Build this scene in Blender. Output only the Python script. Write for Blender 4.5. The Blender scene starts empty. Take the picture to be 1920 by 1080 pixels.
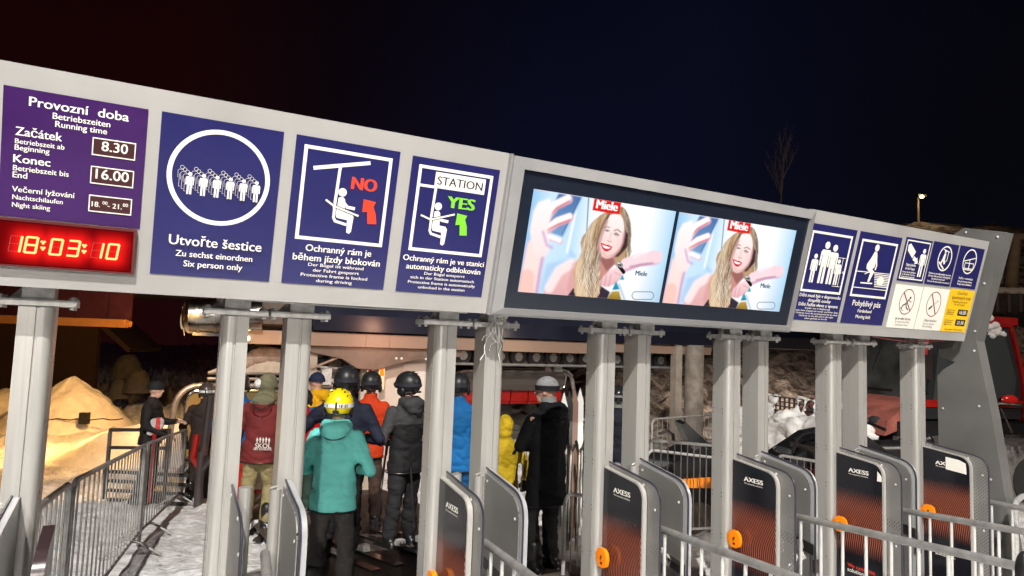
import bpy, math, random
import numpy as np
from mathutils import Vector, Matrix, noise
from mathutils.geometry import tessellate_polygon
random.seed(7)
SC = bpy.context.scene
COL = SC.collection

# ------------------------------------------------------------------ camera
CAMF, PITCH, ROLL, YAW = 1255.2133, 0.0804913, -0.0368390, 0.4824735
CAM = Vector((-0.3246, -3.5437, 1.95))
_cy, _sy, _cp, _sp = math.cos(YAW), math.sin(YAW), math.cos(PITCH), math.sin(PITCH)
FW = Vector((_sy * _cp, _cy * _cp, _sp)); _rt = Vector((_cy, -_sy, 0)); _up = _rt.cross(FW)
_c, _s = math.cos(ROLL), math.sin(ROLL)
RT = _rt * _c - _up * _s; UP = _rt * _s + _up * _c
cd = bpy.data.cameras.new('camera'); cam = bpy.data.objects.new('camera', cd); COL.objects.link(cam)
cd.sensor_width = 36; cd.sensor_fit = 'HORIZONTAL'; cd.lens = CAMF / 1920 * 36; cd.clip_start = .05; cd.clip_end = 600
cam.matrix_world = Matrix(((RT.x, UP.x, -FW.x, CAM.x), (RT.y, UP.y, -FW.y, CAM.y), (RT.z, UP.z, -FW.z, CAM.z), (0, 0, 0, 1)))
SC.camera = cam
def at(x, y, depth):      # surveyed point: direction of a photo pixel at a metric depth
    return CAM + (FW + RT * ((x - 960) / CAMF) + UP * ((540 - y) / CAMF)) * depth

# ------------------------------------------------------------------ world, lamps, exposure
W = bpy.data.worlds.new('World'); SC.world = W; W.use_nodes = True
wn, wl = W.node_tree.nodes, W.node_tree.links
bg = wn['Background']; bg.inputs[1].default_value = 1.0
sky = wn.new('ShaderNodeTexSky'); sky.sky_type = 'NISHITA'; sky.sun_disc = False
sky.sun_elevation = math.radians(-6); sky.sun_rotation = math.radians(200)
tc = wn.new('ShaderNodeTexCoord'); sep = wn.new('ShaderNodeSeparateXYZ'); wl.new(tc.outputs['Generated'], sep.inputs[0])
rmp = wn.new('ShaderNodeValToRGB'); wl.new(sep.outputs[0], rmp.inputs[0])
e = rmp.color_ramp.elements
e[0].position = 0.0; e[0].color = (.0095, .0014, .0018, 1); e[1].position = .85; e[1].color = (.0022, .0022, .0046, 1)
for p_, c_ in ((.18, (.0045, .0020, .0036, 1)), (.45, (.0034, .0040, .0135, 1)), (.62, (.0036, .0042, .0140, 1))):
    q = e.new(p_); q.color = c_
mixw = wn.new('ShaderNodeMix'); mixw.data_type = 'RGBA'; mixw.blend_type = 'ADD'; mixw.inputs[0].default_value = .02
wl.new(rmp.outputs[0], mixw.inputs[6]); wl.new(sky.outputs[0], mixw.inputs[7]); 
zr = wn.new('ShaderNodeMapRange'); zr.inputs[1].default_value = .12; zr.inputs[2].default_value = .62; zr.inputs[3].default_value = 1.15; zr.inputs[4].default_value = .42; wl.new(sep.outputs[2], zr.inputs[0])
nzw = wn.new('ShaderNodeTexNoise'); nzw.inputs['Scale'].default_value = 3.2; nzw.inputs['Detail'].default_value = 5; wl.new(tc.outputs['Generated'], nzw.inputs[0])
nzr = wn.new('ShaderNodeMapRange'); nzr.inputs[3].default_value = .72; nzr.inputs[4].default_value = 1.28; wl.new(nzw.outputs[0], nzr.inputs[0])
zm = wn.new('ShaderNodeMath'); zm.operation = 'MULTIPLY'; wl.new(zr.outputs[0], zm.inputs[0]); wl.new(nzr.outputs[0], zm.inputs[1])
vm = wn.new('ShaderNodeVectorMath'); vm.operation = 'SCALE'; wl.new(mixw.outputs[2], vm.inputs[0]); wl.new(zm.outputs[0], vm.inputs['Scale']); wl.new(vm.outputs[0], bg.inputs[0])
def lamp(name, loc, power, col, radius=.2, kind='POINT', target=None, angle=None):
    d = bpy.data.lights.new(name, kind); d.energy = power; d.color = col; d.shadow_soft_size = radius
    o = bpy.data.objects.new(name, d); o.location = loc; COL.objects.link(o)
    if kind == 'SPOT': d.spot_size = math.radians(angle or 80); d.spot_blend = .4
    if target is not None: o.rotation_euler = (Vector(target) - Vector(loc)).to_track_quat('-Z', 'Y').to_euler()
    return o
lamp('floodlight_mast_light', (-4.0, -16.2, 7.2), 6700, (1, .93, .84), .08, 'SPOT', (3.2, 1.2, .9), 45)
lamp('floodlight_mast_light', (-3.5, -9.5, 12.5), 16000, (1, .96, .90), .08, 'SPOT', (3.0, 2.2, .3), 47)
lamp('floodlight_side_light', (-17, -9, 9.5), 1500, (1, .92, .82), .35, 'SPOT', (2.2, 1.5, .6), 46)
lamp('floodlight_right_light', (16, -9, 10), 3400, (1, .88, .76), .35, 'SPOT', (8, 3, .6), 60)
lamp('yard_warm_light', (.2, 8.3, 2.2), 420, (1, .53, .17), .12, 'SPOT', (-3.6, 13.2, -.8), 100)
lamp('yard_warm_light', (.6, 10.6, 2.4), 3000, (1, .53, .17), .12, 'SPOT', (-4.2, 15.5, -.5), 90)
lamp('station_light', (3.6, 8.6, 1.62), 34, (1, .52, .34), .15)
lamp('slope_fill_light', tuple(at(1560, 630, 22)), 950, (1, .80, .64), .3)  # unseen lamp added to brighten the hillside
lamp('yard_warm_light', tuple(at(215, 640, 14.5)), 1100, (1, .53, .17), .12, 'SPOT', tuple(at(110, 800, 15.5)), 130)  # extra lamp added to brighten the heap; no fixture stands here
lamp('eave_light', (1.45, 9.0, 1.62), 9, (1, .5, .16), .05)
lamp('station_light', (6.6, 8.6, 1.6), 14, (1, .74, .55), .15)
VS = SC.view_settings; VS.view_transform = 'Standard'; VS.look = 'None'; VS.exposure = 0; VS.gamma = 1; VS.use_curve_mapping = False

# ------------------------------------------------------------------ materials
MATS = {}
def srgb(*c):
    return tuple((v / 255 / 12.92 if v / 255 <= .04045 else ((v / 255 + .055) / 1.055) ** 2.4) for v in c)
def mat(name, col, rough=.5, metal=0., var=0., vscale=6., bump=0., bscale=20., spec=.5, stretch=None, coat=0.):
    if name in MATS: return MATS[name]
    m = bpy.data.materials.new(name); m.use_nodes = True; MATS[name] = m
    n, l = m.node_tree.nodes, m.node_tree.links; b = n['Principled BSDF']
    b.inputs['Base Color'].default_value = (*col, 1); b.inputs['Roughness'].default_value = rough; b.inputs['Metallic'].default_value = metal
    b.inputs['Specular IOR Level'].default_value = spec; b.inputs['Coat Weight'].default_value = coat
    t = n.new('ShaderNodeTexCoord'); src = t.outputs['Object']
    if stretch:
        mp = n.new('ShaderNodeMapping'); mp.inputs['Scale'].default_value = stretch; l.new(src, mp.inputs[0]); src = mp.outputs[0]
    if var:
        nz = n.new('ShaderNodeTexNoise'); nz.inputs['Scale'].default_value = vscale; nz.inputs['Detail'].default_value = 6; l.new(src, nz.inputs[0])
        r = n.new('ShaderNodeValToRGB'); l.new(nz.outputs[0], r.inputs[0])
        r.color_ramp.elements[0].position = .3; r.color_ramp.elements[1].position = .7
        r.color_ramp.elements[0].color = (*[max(0, v * (1 - var)) for v in col], 1); r.color_ramp.elements[1].color = (*[min(1, v * (1 + var * .6)) for v in col], 1)
        l.new(r.outputs[0], b.inputs['Base Color'])
        mr = n.new('ShaderNodeMapRange'); mr.inputs[3].default_value = max(.02, rough - .12); mr.inputs[4].default_value = min(1, rough + .15)
        l.new(nz.outputs[0], mr.inputs[0]); l.new(mr.outputs[0], b.inputs['Roughness'])
    if bump:
        nb = n.new('ShaderNodeTexNoise'); nb.inputs['Scale'].default_value = bscale; nb.inputs['Detail'].default_value = 8; l.new(src, nb.inputs[0])
        bp = n.new('ShaderNodeBump'); bp.inputs['Strength'].default_value = bump; bp.inputs['Distance'].default_value = .03; l.new(nb.outputs[0], bp.inputs['Height']); l.new(bp.outputs[0], b.inputs['Normal'])
    return m
def emis(name, col, strength=1.):
    if name in MATS: return MATS[name]
    m = bpy.data.materials.new(name); m.use_nodes = True; MATS[name] = m
    n, l = m.node_tree.nodes, m.node_tree.links; n.remove(n['Principled BSDF'])
    em = n.new('ShaderNodeEmission'); em.inputs[0].default_value = (*col, 1); em.inputs[1].default_value = strength
    l.new(em.outputs[0], n['Material Output'].inputs[0]); return m
def vcol_emis(name, strength=1.):
    m = emis(name, (1, 1, 1), strength); n, l = m.node_tree.nodes, m.node_tree.links
    a = n.new('ShaderNodeAttribute'); a.attribute_name = 'pict'
    l.new(a.outputs['Color'], [x for x in n if x.type == 'EMISSION'][0].inputs[0]); return m
def fabric(name, col, rough=.75, wr=.5, var=.22):
    return mat('fabric_' + name, col, rough, var=var, vscale=3.2, bump=wr, bscale=8, spec=.25, stretch=(1, 1.2, 2.3))
def glass(name, col, alpha, rough=.08):
    if name in MATS: return MATS[name]
    m = mat(name, col, rough, spec=.6); n, l = m.node_tree.nodes, m.node_tree.links
    tr = n.new('ShaderNodeBsdfTransparent'); tr.inputs[0].default_value = (*[min(1, c * 2 + .3) for c in col], 1)
    mx = n.new('ShaderNodeMixShader'); mx.inputs[0].default_value = alpha
    l.new(tr.outputs[0], mx.inputs[1]); l.new(n['Principled BSDF'].outputs[0], mx.inputs[2]); l.new(mx.outputs[0], n['Material Output'].inputs[0]); return m
def perforated(name, col):
    m = mat(name, col, .42, .55, var=.12, vscale=5); n, l = m.node_tree.nodes, m.node_tree.links
    t = n.new('ShaderNodeTexCoord'); s = n.new('ShaderNodeSeparateXYZ'); l.new(t.outputs['Object'], s.inputs[0])
    def mth(op, a, b=None):
        k = n.new('ShaderNodeMath'); k.operation = op
        for i, v in enumerate((a, b)):
            if v is None: continue
            if isinstance(v, (int, float)): k.inputs[i].default_value = v
            else: l.new(v, k.inputs[i])
        return k.outputs[0]
    P = .026
    u = mth('DIVIDE', s.outputs[1], P); v = mth('DIVIDE', s.outputs[2], P)
    a = mth('ADD', u, v); b2 = mth('SUBTRACT', u, v)
    fa = mth('SUBTRACT', mth('FRACT', a), .5); fb = mth('SUBTRACT', mth('FRACT', b2), .5)
    d = mth('ADD', mth('MULTIPLY', fa, fa), mth('MULTIPLY', fb, fb))
    hole = mth('LESS_THAN', d, .095)
    tr = n.new('ShaderNodeBsdfTransparent'); mx = n.new('ShaderNodeMixShader')
    l.new(hole, mx.inputs[0]); l.new(n['Principled BSDF'].outputs[0], mx.inputs[1]); l.new(tr.outputs[0], mx.inputs[2]); l.new(mx.outputs[0], n['Material Output'].inputs[0]); return m

ALU = mat('brushed_alu', (.46, .45, .43), .34, .45, var=.07, vscale=4, stretch=(18, 18, .5))
ALUD = mat('alu_plain', (.48, .465, .44), .42, .3, var=.07, vscale=3, stretch=(10, 10, .5))
GALV = mat('galvanised', (.52, .52, .51), .45, .15, var=.25, vscale=25, bump=.12, bscale=60)
GALVD = mat('galvanised_dark', (.36, .355, .345), .5, .6, var=.25, vscale=18)
STEEL = mat('dark_steel', (.075, .07, .07), .45, .5, var=.25, vscale=10)
CHROME = mat('chrome', (.6, .56, .5), .18, 1., var=.3, vscale=5)
BOARD = mat('board_paint', (.345, .338, .330), .42, var=.10, vscale=2.2, bump=.05, bscale=2.2, spec=.4, stretch=(1, 1, .35))
FRAMEG = mat('frame_grey', (.30, .30, .305), .42, .25, var=.10, vscale=3)
ENDG = mat('end_plate_grey', (.135, .135, .13), .5, .2, var=.14, vscale=3)
SOFF = mat('soffit_grey', (.20, .195, .19), .5, .2, var=.15, vscale=3)
BEZEL = mat('bezel_black', (.012, .016, .028), .16, spec=.5)
BLUE = mat('sign_blue', srgb(38, 38, 92), .17, var=.10, vscale=3, spec=.5)
BLUE_REDLIT = mat('sign_blue_redlit', srgb(60, 30, 88), .17, var=.14, vscale=2.5, spec=.5)  # plate blue with the red clock reflection put into the colour
WHITE = mat('sign_white', (.78, .76, .70), .45, spec=.3)
INK = mat('sign_ink', (.012, .012, .02), .4)
REDI = mat('sign_red', srgb(226, 62, 36), .4)
GRNI = mat('sign_green', srgb(120, 200, 50), .4)
YELI = mat('sign_yellow', srgb(238, 190, 30), .4, var=.06, vscale=3)
DRED = mat('sign_dark_red', srgb(130, 20, 24), .4)
BROWNP = mat('time_plate_brown', srgb(62, 30, 34), .3)
BLACK = mat('black_plastic', (.012, .012, .013), .32, var=.2, vscale=8)
RUBBER = mat('rubber', (.02, .02, .02), .7, var=.3, vscale=10)
ORANGE = mat('orange_plastic', srgb(255, 140, 10), .35)
PERF = perforated('perforated_steel', (.33, .325, .315))
SNOWM = mat('snow', (.60, .585, .565), .75, var=.30, vscale=2.4, bump=.9, bscale=11, spec=.2)
SNOWC = mat('snow_clean', (.78, .77, .75), .65, var=.12, vscale=4, bump=.6, bscale=9, spec=.3)
NAVY = mat('station_navy', (.010, .012, .028), .35, var=.3, vscale=1.5)
WOODD = mat('dark_boards', (.030, .011, .010), .7, var=.4, vscale=3, stretch=(8, 8, .4), bump=.3, bscale=10)
CREAM = mat('cream_panel', (.30, .205, .155), .5, var=.08, vscale=1.2)
REDP = mat('red_paint', srgb(158, 26, 22), .3, var=.2, vscale=4, coat=.4)

# ------------------------------------------------------------------ mesh builder
class MB:
    def __init__(s, M=None): s.v = []; s.f = []; s.mi = []; s.M = M or Matrix(); s.m = 0
    def add(s, vs, fs):
        b = len(s.v); s.v += [s.M @ Vector(v) for v in vs]; s.f += [[i + b for i in q] for q in fs]; s.mi += [s.m] * len(fs)
    def box(s, a, b):
        x0, y0, z0 = a; x1, y1, z1 = b
        s.add([(x0, y0, z0), (x1, y0, z0), (x1, y1, z0), (x0, y1, z0), (x0, y0, z1), (x1, y0, z1), (x1, y1, z1), (x0, y1, z1)],
              [(0, 3, 2, 1), (4, 5, 6, 7), (0, 1, 5, 4), (1, 2, 6, 5), (2, 3, 7, 6), (3, 0, 4, 7)])
    def cone(s, p0, r0, p1, r1, n=10, cap=True):
        p0, p1 = Vector(p0), Vector(p1); d = (p1 - p0)
        if d.length < 1e-6: return
        q = d.to_track_quat('Z', 'Y'); vs = []
        for p, r in ((p0, r0), (p1, r1)):
            vs += [p + q @ Vector((r * math.cos(2 * math.pi * i / n), r * math.sin(2 * math.pi * i / n), 0)) for i in range(n)]
        fs = [(i, (i + 1) % n, n + (i + 1) % n, n + i) for i in range(n)]
        if cap: fs += [tuple(range(n - 1, -1, -1)), tuple(range(n, 2 * n))]
        s.add(vs, fs)
    def cyl(s, p0, p1, r, n=10): s.cone(p0, r, p1, r, n)
    def ell(s, c, r, n=14, k=9, rot=None):
        c = Vector(c); r = (r, r, r) if isinstance(r, (int, float)) else r; vs = [(0, 0, -r[2])]
        for j in range(1, k):
            t = -math.pi / 2 + math.pi * j / k
            vs += [(r[0] * math.cos(t) * math.cos(2 * math.pi * i / n), r[1] * math.cos(t) * math.sin(2 * math.pi * i / n), r[2] * math.sin(t)) for i in range(n)]
        vs.append((0, 0, r[2])); fs = [(0, 1 + (i + 1) % n, 1 + i) for i in range(n)]
        for j in range(k - 2):
            a = 1 + j * n; fs += [(a + i, a + (i + 1) % n, a + n + (i + 1) % n, a + n + i) for i in range(n)]
        L = len(vs) - 1; a = 1 + (k - 2) * n; fs += [(a + i, a + (i + 1) % n, L) for i in range(n)]
        s.add([c + (rot @ Vector(v) if rot else Vector(v)) for v in vs], fs)
    def cap(s, p0, r0, p1, r1, n=12):
        s.cone(p0, r0, p1, r1, n); s.ell(p0, r0, n, 8); s.ell(p1, r1, n, 8)
    def tube(s, pts, r, n=8, closed=False):
        pts = [Vector(p) for p in pts]; N = len(pts); vs = []; up = None
        for i, p in enumerate(pts):
            a = pts[i - 1] if (i or closed) else p; b = pts[(i + 1) % N] if (i < N - 1 or closed) else p
            d = (b - a).normalized()
            if up is None: up = Vector((0, 0, 1)) if abs(d.z) < .9 else Vector((1, 0, 0))
            x = d.cross(up).normalized(); up = x.cross(d).normalized()
            vs += [p + x * (r * math.cos(2 * math.pi * k / n)) + up * (r * math.sin(2 * math.pi * k / n)) for k in range(n)]
        fs = []
        for i in range(N if closed else N - 1):
            a, b = i * n, ((i + 1) % N) * n; fs += [(a + k, a + (k + 1) % n, b + (k + 1) % n, b + k) for k in range(n)]
        if not closed: fs += [tuple(range(n - 1, -1, -1)), tuple(range((N - 1) * n, N * n))]
        s.add(vs, fs)
    def loft(s, rings, n=24):           # rings of (cx, cy, z, rx, ry)
        vs = []
        for cx, cy, z, rx, ry in rings: vs += [(cx + rx * math.cos(2 * math.pi * i / n), cy + ry * math.sin(2 * math.pi * i / n), z) for i in range(n)]
        fs = [(j * n + i, j * n + (i + 1) % n, (j + 1) * n + (i + 1) % n, (j + 1) * n + i) for j in range(len(rings) - 1) for i in range(n)]
        s.add(vs, fs + [tuple(range(n - 1, -1, -1)), tuple(range((len(rings) - 1) * n, len(rings) * n))])
    def prism(s, prof, ext, to3):       # 2-D profile, extruded from w=ext[0] to ext[1]; to3(a, b, w)
        n = len(prof); vs = [to3(a, b, ext[0]) for a, b in prof] + [to3(a, b, ext[1]) for a, b in prof]
        tri = tessellate_polygon([[Vector((a, b, 0)) for a, b in prof]])
        fs = [tuple(t) for t in tri] + [tuple(i + n for i in reversed(t)) for t in tri] + [(i, (i + 1) % n, n + (i + 1) % n, n + i) for i in range(n)]
        s.add(vs, fs)
    def poly(s, pts):
        tri = tessellate_polygon([[Vector(p) for p in pts]]); s.add(pts, [tuple(t) for t in tri])
    def mesh(s, name, off=Vector((0, 0, 0)), smooth=False):
        me = bpy.data.meshes.new(name); me.from_pydata([tuple(v - off) for v in s.v], [], s.f); me.update()
        if smooth: me.polygons.foreach_set('use_smooth', [True] * len(me.polygons))
        return me
    def build(s, name, m, parent=None, smooth=False, fixn=True, at_=None):
        ms = m if isinstance(m, (list, tuple)) else [m]
        off = wloc(parent) if parent else (Vector(at_) if at_ is not None else Vector((0, 0, 0)))
        me = s.mesh(name, off, smooth)
        for q in ms: me.materials.append(q)
        if len(ms) > 1: me.polygons.foreach_set('material_index', s.mi)
        if fixn:
            import bmesh
            bm = bmesh.new(); bm.from_mesh(me); bmesh.ops.recalc_face_normals(bm, faces=bm.faces); bm.to_mesh(me); bm.free()
        if smooth: me.set_sharp_from_angle(angle=math.radians(40))
        o = bpy.data.objects.new(name, me); COL.objects.link(o)
        if parent: o.parent = parent
        elif at_ is not None: o.location = at_
        return o
def wloc(o):
    v = Vector((0, 0, 0))
    while o is not None: v += o.location; o = o.parent
    return v
def tag(o, label=None, cat=None, group=None, kind=None):
    if label: o['label'] = label
    if cat: o['category'] = cat
    if group: o['group'] = group
    if kind: o['kind'] = kind
    return o
def empty(name, loc, label, cat, group=None):
    o = bpy.data.objects.new(name, None); COL.objects.link(o); o.location = loc; o.empty_display_size = .1
    return tag(o, label, cat, group)
def dup(o, off, label=None, parent=None):
    c = o.copy(); COL.objects.link(c)
    if parent: c.parent = parent
    else: c.location = o.location + Vector(off)
    if label: c['label'] = label
    for ch in list(o.children): dup(ch, off, None, c)
    return c
def smoothstep(a, b, x):
    t = min(1, max(0, (x - a) / (b - a))); return t * t * (3 - 2 * t)
def fbm(x, y, z=0., o=4): return noise.fractal(Vector((x, y, z)), 1.0, 2.0, o)

def remesh(mb, voxel, it, name, mats, parent=None, wrinkle=0., colour=None, seed=0.):
    me = mb.mesh('tmp'); o = bpy.data.objects.new('tmp', me); COL.objects.link(o)
    a = o.modifiers.new('r', 'REMESH'); a.mode = 'VOXEL'; a.voxel_size = voxel; a.use_smooth_shade = True
    b_ = o.modifiers.new('s', 'SMOOTH'); b_.factor = .5; b_.iterations = it
    nm = bpy.data.meshes.new_from_object(o.evaluated_get(bpy.context.evaluated_depsgraph_get())); bpy.data.objects.remove(o); bpy.data.meshes.remove(me); nm.name = name
    if wrinkle:
        co = [v.co - v.normal * wrinkle * 2.2 * max(0, 1 - 2.2 * abs(noise.noise((v.co.x * 4.2 + seed, v.co.y * 4.2 + v.co.x * 2, v.co.z * 7.5 + 3 * v.co.x)))) ** 2 + v.normal * wrinkle * (noise.noise((v.co.x * 4.5 + seed, v.co.y * 4.5, v.co.z * 8 + 5 * v.co.x)) + .8 * noise.noise((v.co.x * 9 + seed, v.co.y * 9 + v.co.z * 8, v.co.z * 24 - 9 * v.co.x))) for v in nm.vertices]
        for v, c_ in zip(nm.vertices, co): v.co = c_
    ms = mats if isinstance(mats, (list, tuple)) else [mats]
    for q in ms: nm.materials.append(q)
    if colour: nm.polygons.foreach_set('material_index', [colour(p.center) for p in nm.polygons])
    nm.polygons.foreach_set('use_smooth', [True] * len(nm.polygons)); nm.update()
    r = bpy.data.objects.new(name, nm); COL.objects.link(r)
    if parent: r.parent = parent
    return r
# ------------------------------------------------------------------ ground and hill
def depth_of(x, y): return (Vector((x, y, 0)) - CAM).dot(FW)
def gz(x, y, rough=True):
    z = -.085 * min(y, 9.5)
    if y < -1: z = .085 - (y + 1) * .07
    # ploughed bank left of the queue barrier
    b = smoothstep(-.85, -2.3, x) * smoothstep(-1.5, 2.0, y) * smoothstep(7.6, 5.4, y)
    z += .95 * b
    r = smoothstep(2.9, 4.5, x) * smoothstep(3.0, 6.0, y) * .12; z += r
    d = depth_of(x, y) ; lat = (Vector((x, y, 0)) - CAM).dot(RT)
    h = 0
    if d > 17:
        h = smoothstep(17, 40, d) * 2.9 + smoothstep(36, 60, d) * (11.5 + 2.0 * smoothstep(30, -10, lat)) + smoothstep(56, 95, d) * 5.5
        h *= smoothstep(-5, 7, lat)
        h += smoothstep(17, 24, d) * .5 * fbm(x * .13, y * .13)
    z += h
    if rough:
        a = .035 + .13 * b + .05 * smoothstep(7, 9, y) + .06 * smoothstep(3.2, 4.4, x) * smoothstep(1, 3, y)
        if d > 16: a += .34 * smoothstep(16, 25, d)
        if -.8 < x < .8 and y < 7: a *= .75
        z += a * fbm(x * 1.9, y * 1.9, 3.) + a * .7 * fbm(x * 6, y * 6, 8.)
        if -3 < x < 5 and y < 10: z -= .020 * max(0, math.sin((x + .12 * y) * 21 + 3 * fbm(x * .4, y * .25))) ** 6 + .03 * max(0, noise.noise((x * 4.2, y * 3.1, 5.)) - .25)
    return z
def axis(lo, a, b, hi, st, g):
    v = list(np.arange(a, b, st)); x, s_ = b, st
    while x < hi: v.append(x); s_ *= g; x += s_
    x, s_ = a - st, st
    while x > lo: v.insert(0, x); s_ *= g; x -= s_
    return v
gx = axis(-60, -2.6, 3.2, 150, .05, 1.035); gy = axis(-9, -1, 9.5, 130, .07, 1.045)
mb = MB(); mb.v = [Vector((x, y, gz(x, y))) for y in gy for x in gx]; nx = len(gx)
mb.f = [[j * nx + i, j * nx + i + 1, (j + 1) * nx + i + 1, (j + 1) * nx + i] for j in range(len(gy) - 1) for i in range(nx - 1)]; mb.mi = [0] * len(mb.f)
gm = bpy.data.materials.new('snow_ground'); gm.use_nodes = True
n, l = gm.node_tree.nodes, gm.node_tree.links; b = n['Principled BSDF']; b.inputs['Roughness'].default_value = .75; b.inputs['Specular IOR Level'].default_value = .2
t = n.new('ShaderNodeTexCoord')
n1 = n.new('ShaderNodeTexNoise'); n1.inputs['Scale'].default_value = .55; n1.inputs['Detail'].default_value = 9; n1.inputs['Roughness'].default_value = .68; l.new(t.outputs['Object'], n1.inputs[0])
r1 = n.new('ShaderNodeValToRGB'); l.new(n1.outputs[0], r1.inputs[0])
r1.color_ramp.elements[0].position = .33; r1.color_ramp.elements[0].color = (.60, .585, .57, 1); r1.color_ramp.elements[1].position = .56; r1.color_ramp.elements[1].color = (.90, .90, .90, 1)
n2 = n.new('ShaderNodeTexNoise'); n2.inputs['Scale'].default_value = 9; n2.inputs['Detail'].default_value = 9; l.new(t.outputs['Object'], n2.inputs[0])
r2 = n.new('ShaderNodeValToRGB'); l.new(n2.outputs[0], r2.inputs[0]); r2.color_ramp.elements[0].position = .32; r2.color_ramp.elements[0].color = (.74, .735, .73, 1); r2.color_ramp.elements[1].position = .55; r2.color_ramp.elements[1].color = (1, 1, 1, 1)
mx = n.new('ShaderNodeMix'); mx.data_type = 'RGBA'; mx.blend_type = 'MULTIPLY'; mx.inputs[0].default_value = 1; l.new(r1.outputs[0], mx.inputs[6]); l.new(r2.outputs[0], mx.inputs[7]); sx_ = n.new('ShaderNodeSeparateXYZ'); l.new(t.outputs['Object'], sx_.inputs[0]); dr_ = n.new('ShaderNodeMapRange'); dr_.interpolation_type = 'SMOOTHSTEP'; dr_.inputs[1].default_value = 8.5; dr_.inputs[2].default_value = 13; l.new(sx_.outputs[0], dr_.inputs[0])
dm = n.new('ShaderNodeMix'); dm.data_type = 'RGBA'; dm.blend_type = 'MULTIPLY'; l.new(dr_.outputs[0], dm.inputs[0]); l.new(mx.outputs[2], dm.inputs[6]); n4 = n.new('ShaderNodeTexNoise'); n4.inputs['Scale'].default_value = 1.7; n4.inputs['Detail'].default_value = 9; n4.inputs['Roughness'].default_value = .72; l.new(t.outputs['Object'], n4.inputs[0])
r4 = n.new('ShaderNodeValToRGB'); l.new(n4.outputs[0], r4.inputs[0]); r4.color_ramp.elements[0].position = .42; r4.color_ramp.elements[0].color = (.13, .105, .09, 1); r4.color_ramp.elements[1].position = .60; r4.color_ramp.elements[1].color = (.72, .64, .57, 1); l.new(r4.outputs[0], dm.inputs[7]); l.new(dm.outputs[2], b.inputs['Base Color'])
n3 = n.new('ShaderNodeTexNoise'); n3.inputs['Scale'].default_value = 14; n3.inputs['Detail'].default_value = 10; l.new(t.outputs['Object'], n3.inputs[0])
bp = n.new('ShaderNodeBump'); bp.inputs['Strength'].default_value = .8; bp.inputs['Distance'].default_value = .05; l.new(n3.outputs[0], bp.inputs['Height']); l.new(bp.outputs[0], b.inputs['Normal'])
tag(mb.build('ground', gm, smooth=False, fixn=False), kind='structure')
bpy.data.objects['ground'].data.polygons.foreach_set('use_smooth', [True] * len(mb.f))

# ------------------------------------------------------------------ sign gantry
O = Vector((0, -.2353, 2.1002)); EV = Vector((0, -.2486, .9686)); OUT = Vector((0, -.9686, -.2486))
def S(x, v, o=0.): return O + Vector((x, 0, 0)) + EV * v + OUT * o
def to_sign(x, v, o): return S(x, v, o)
def sbox(mb, x0, v0, x1, v1, o0, o1):
    mb.prism([(x0, v0), (x1, v0), (x1, v1), (x0, v1)], (o0, o1), to_sign)
gan = empty('sign_gantry', (0, 0, 2.05), 'long pale metal overhead beam carrying the blue information signs across the lift gates', 'sign gantry')
m_ = MB(); sbox(m_, -3.2, 0, 1.262, .87, -.03, 0); m_.build('sign_board', BOARD, gan)
m_ = MB(); sbox(m_, 3.625, 0, 5.83, .87, -.03, 0); m_.build('sign_board', BOARD, gan)
m_ = MB()                                      # soffit box behind the boards
m_.prism([(-.205, 2.112), (.10, 2.135), (.10, 2.9), (-.40, 2.9)], (-3.2, 5.86), lambda a, b_, w: (w, a, b_)); m_.build('soffit', SOFF, gan)
m_ = MB()
m_.tube([(.05, -.1, 2.105), (.6, -.1, 2.10), (1.2, -.1, 2.105)], .006, 6); m_.build('cable', GALVD, gan)
m_ = MB(); m_.tube([(4.75, -.12, 2.10), (5.2, -.12, 2.075), (5.75, -.12, 2.10)], .006, 6); m_.build('cable', REDP, gan)
m_ = MB()                                      # end plate, seen from its side
EP = [(-.205, 3.104), (-.53, 3.025), (-.285, 2.105), (-.40, 1.45), (-.50, .70), (-.60, -.02), (.04, -.02), (.045, 1.81), (-.112, 1.918), (.02, 1.955), (.04, 2.3), (.0, 3.0)]
m_.prism(EP, (5.92, 6.05), lambda a, b_, w: (w, a, b_)); epo = m_.build('end_plate', ENDG, gan)
m_ = MB()
for a, b_ in ((-.47, 2.99), (-.22, 3.06), (-.28, 2.19), (-.27, 2.02), (-.30, 1.55), (.0, 1.5), (-.38, .95), (-.36, 2.6)): m_ = MB(); m_.ell((5.915, a, b_), (.006, .011, .011), 8, 6); m_.build('bolt', GALV, epo)

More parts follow.
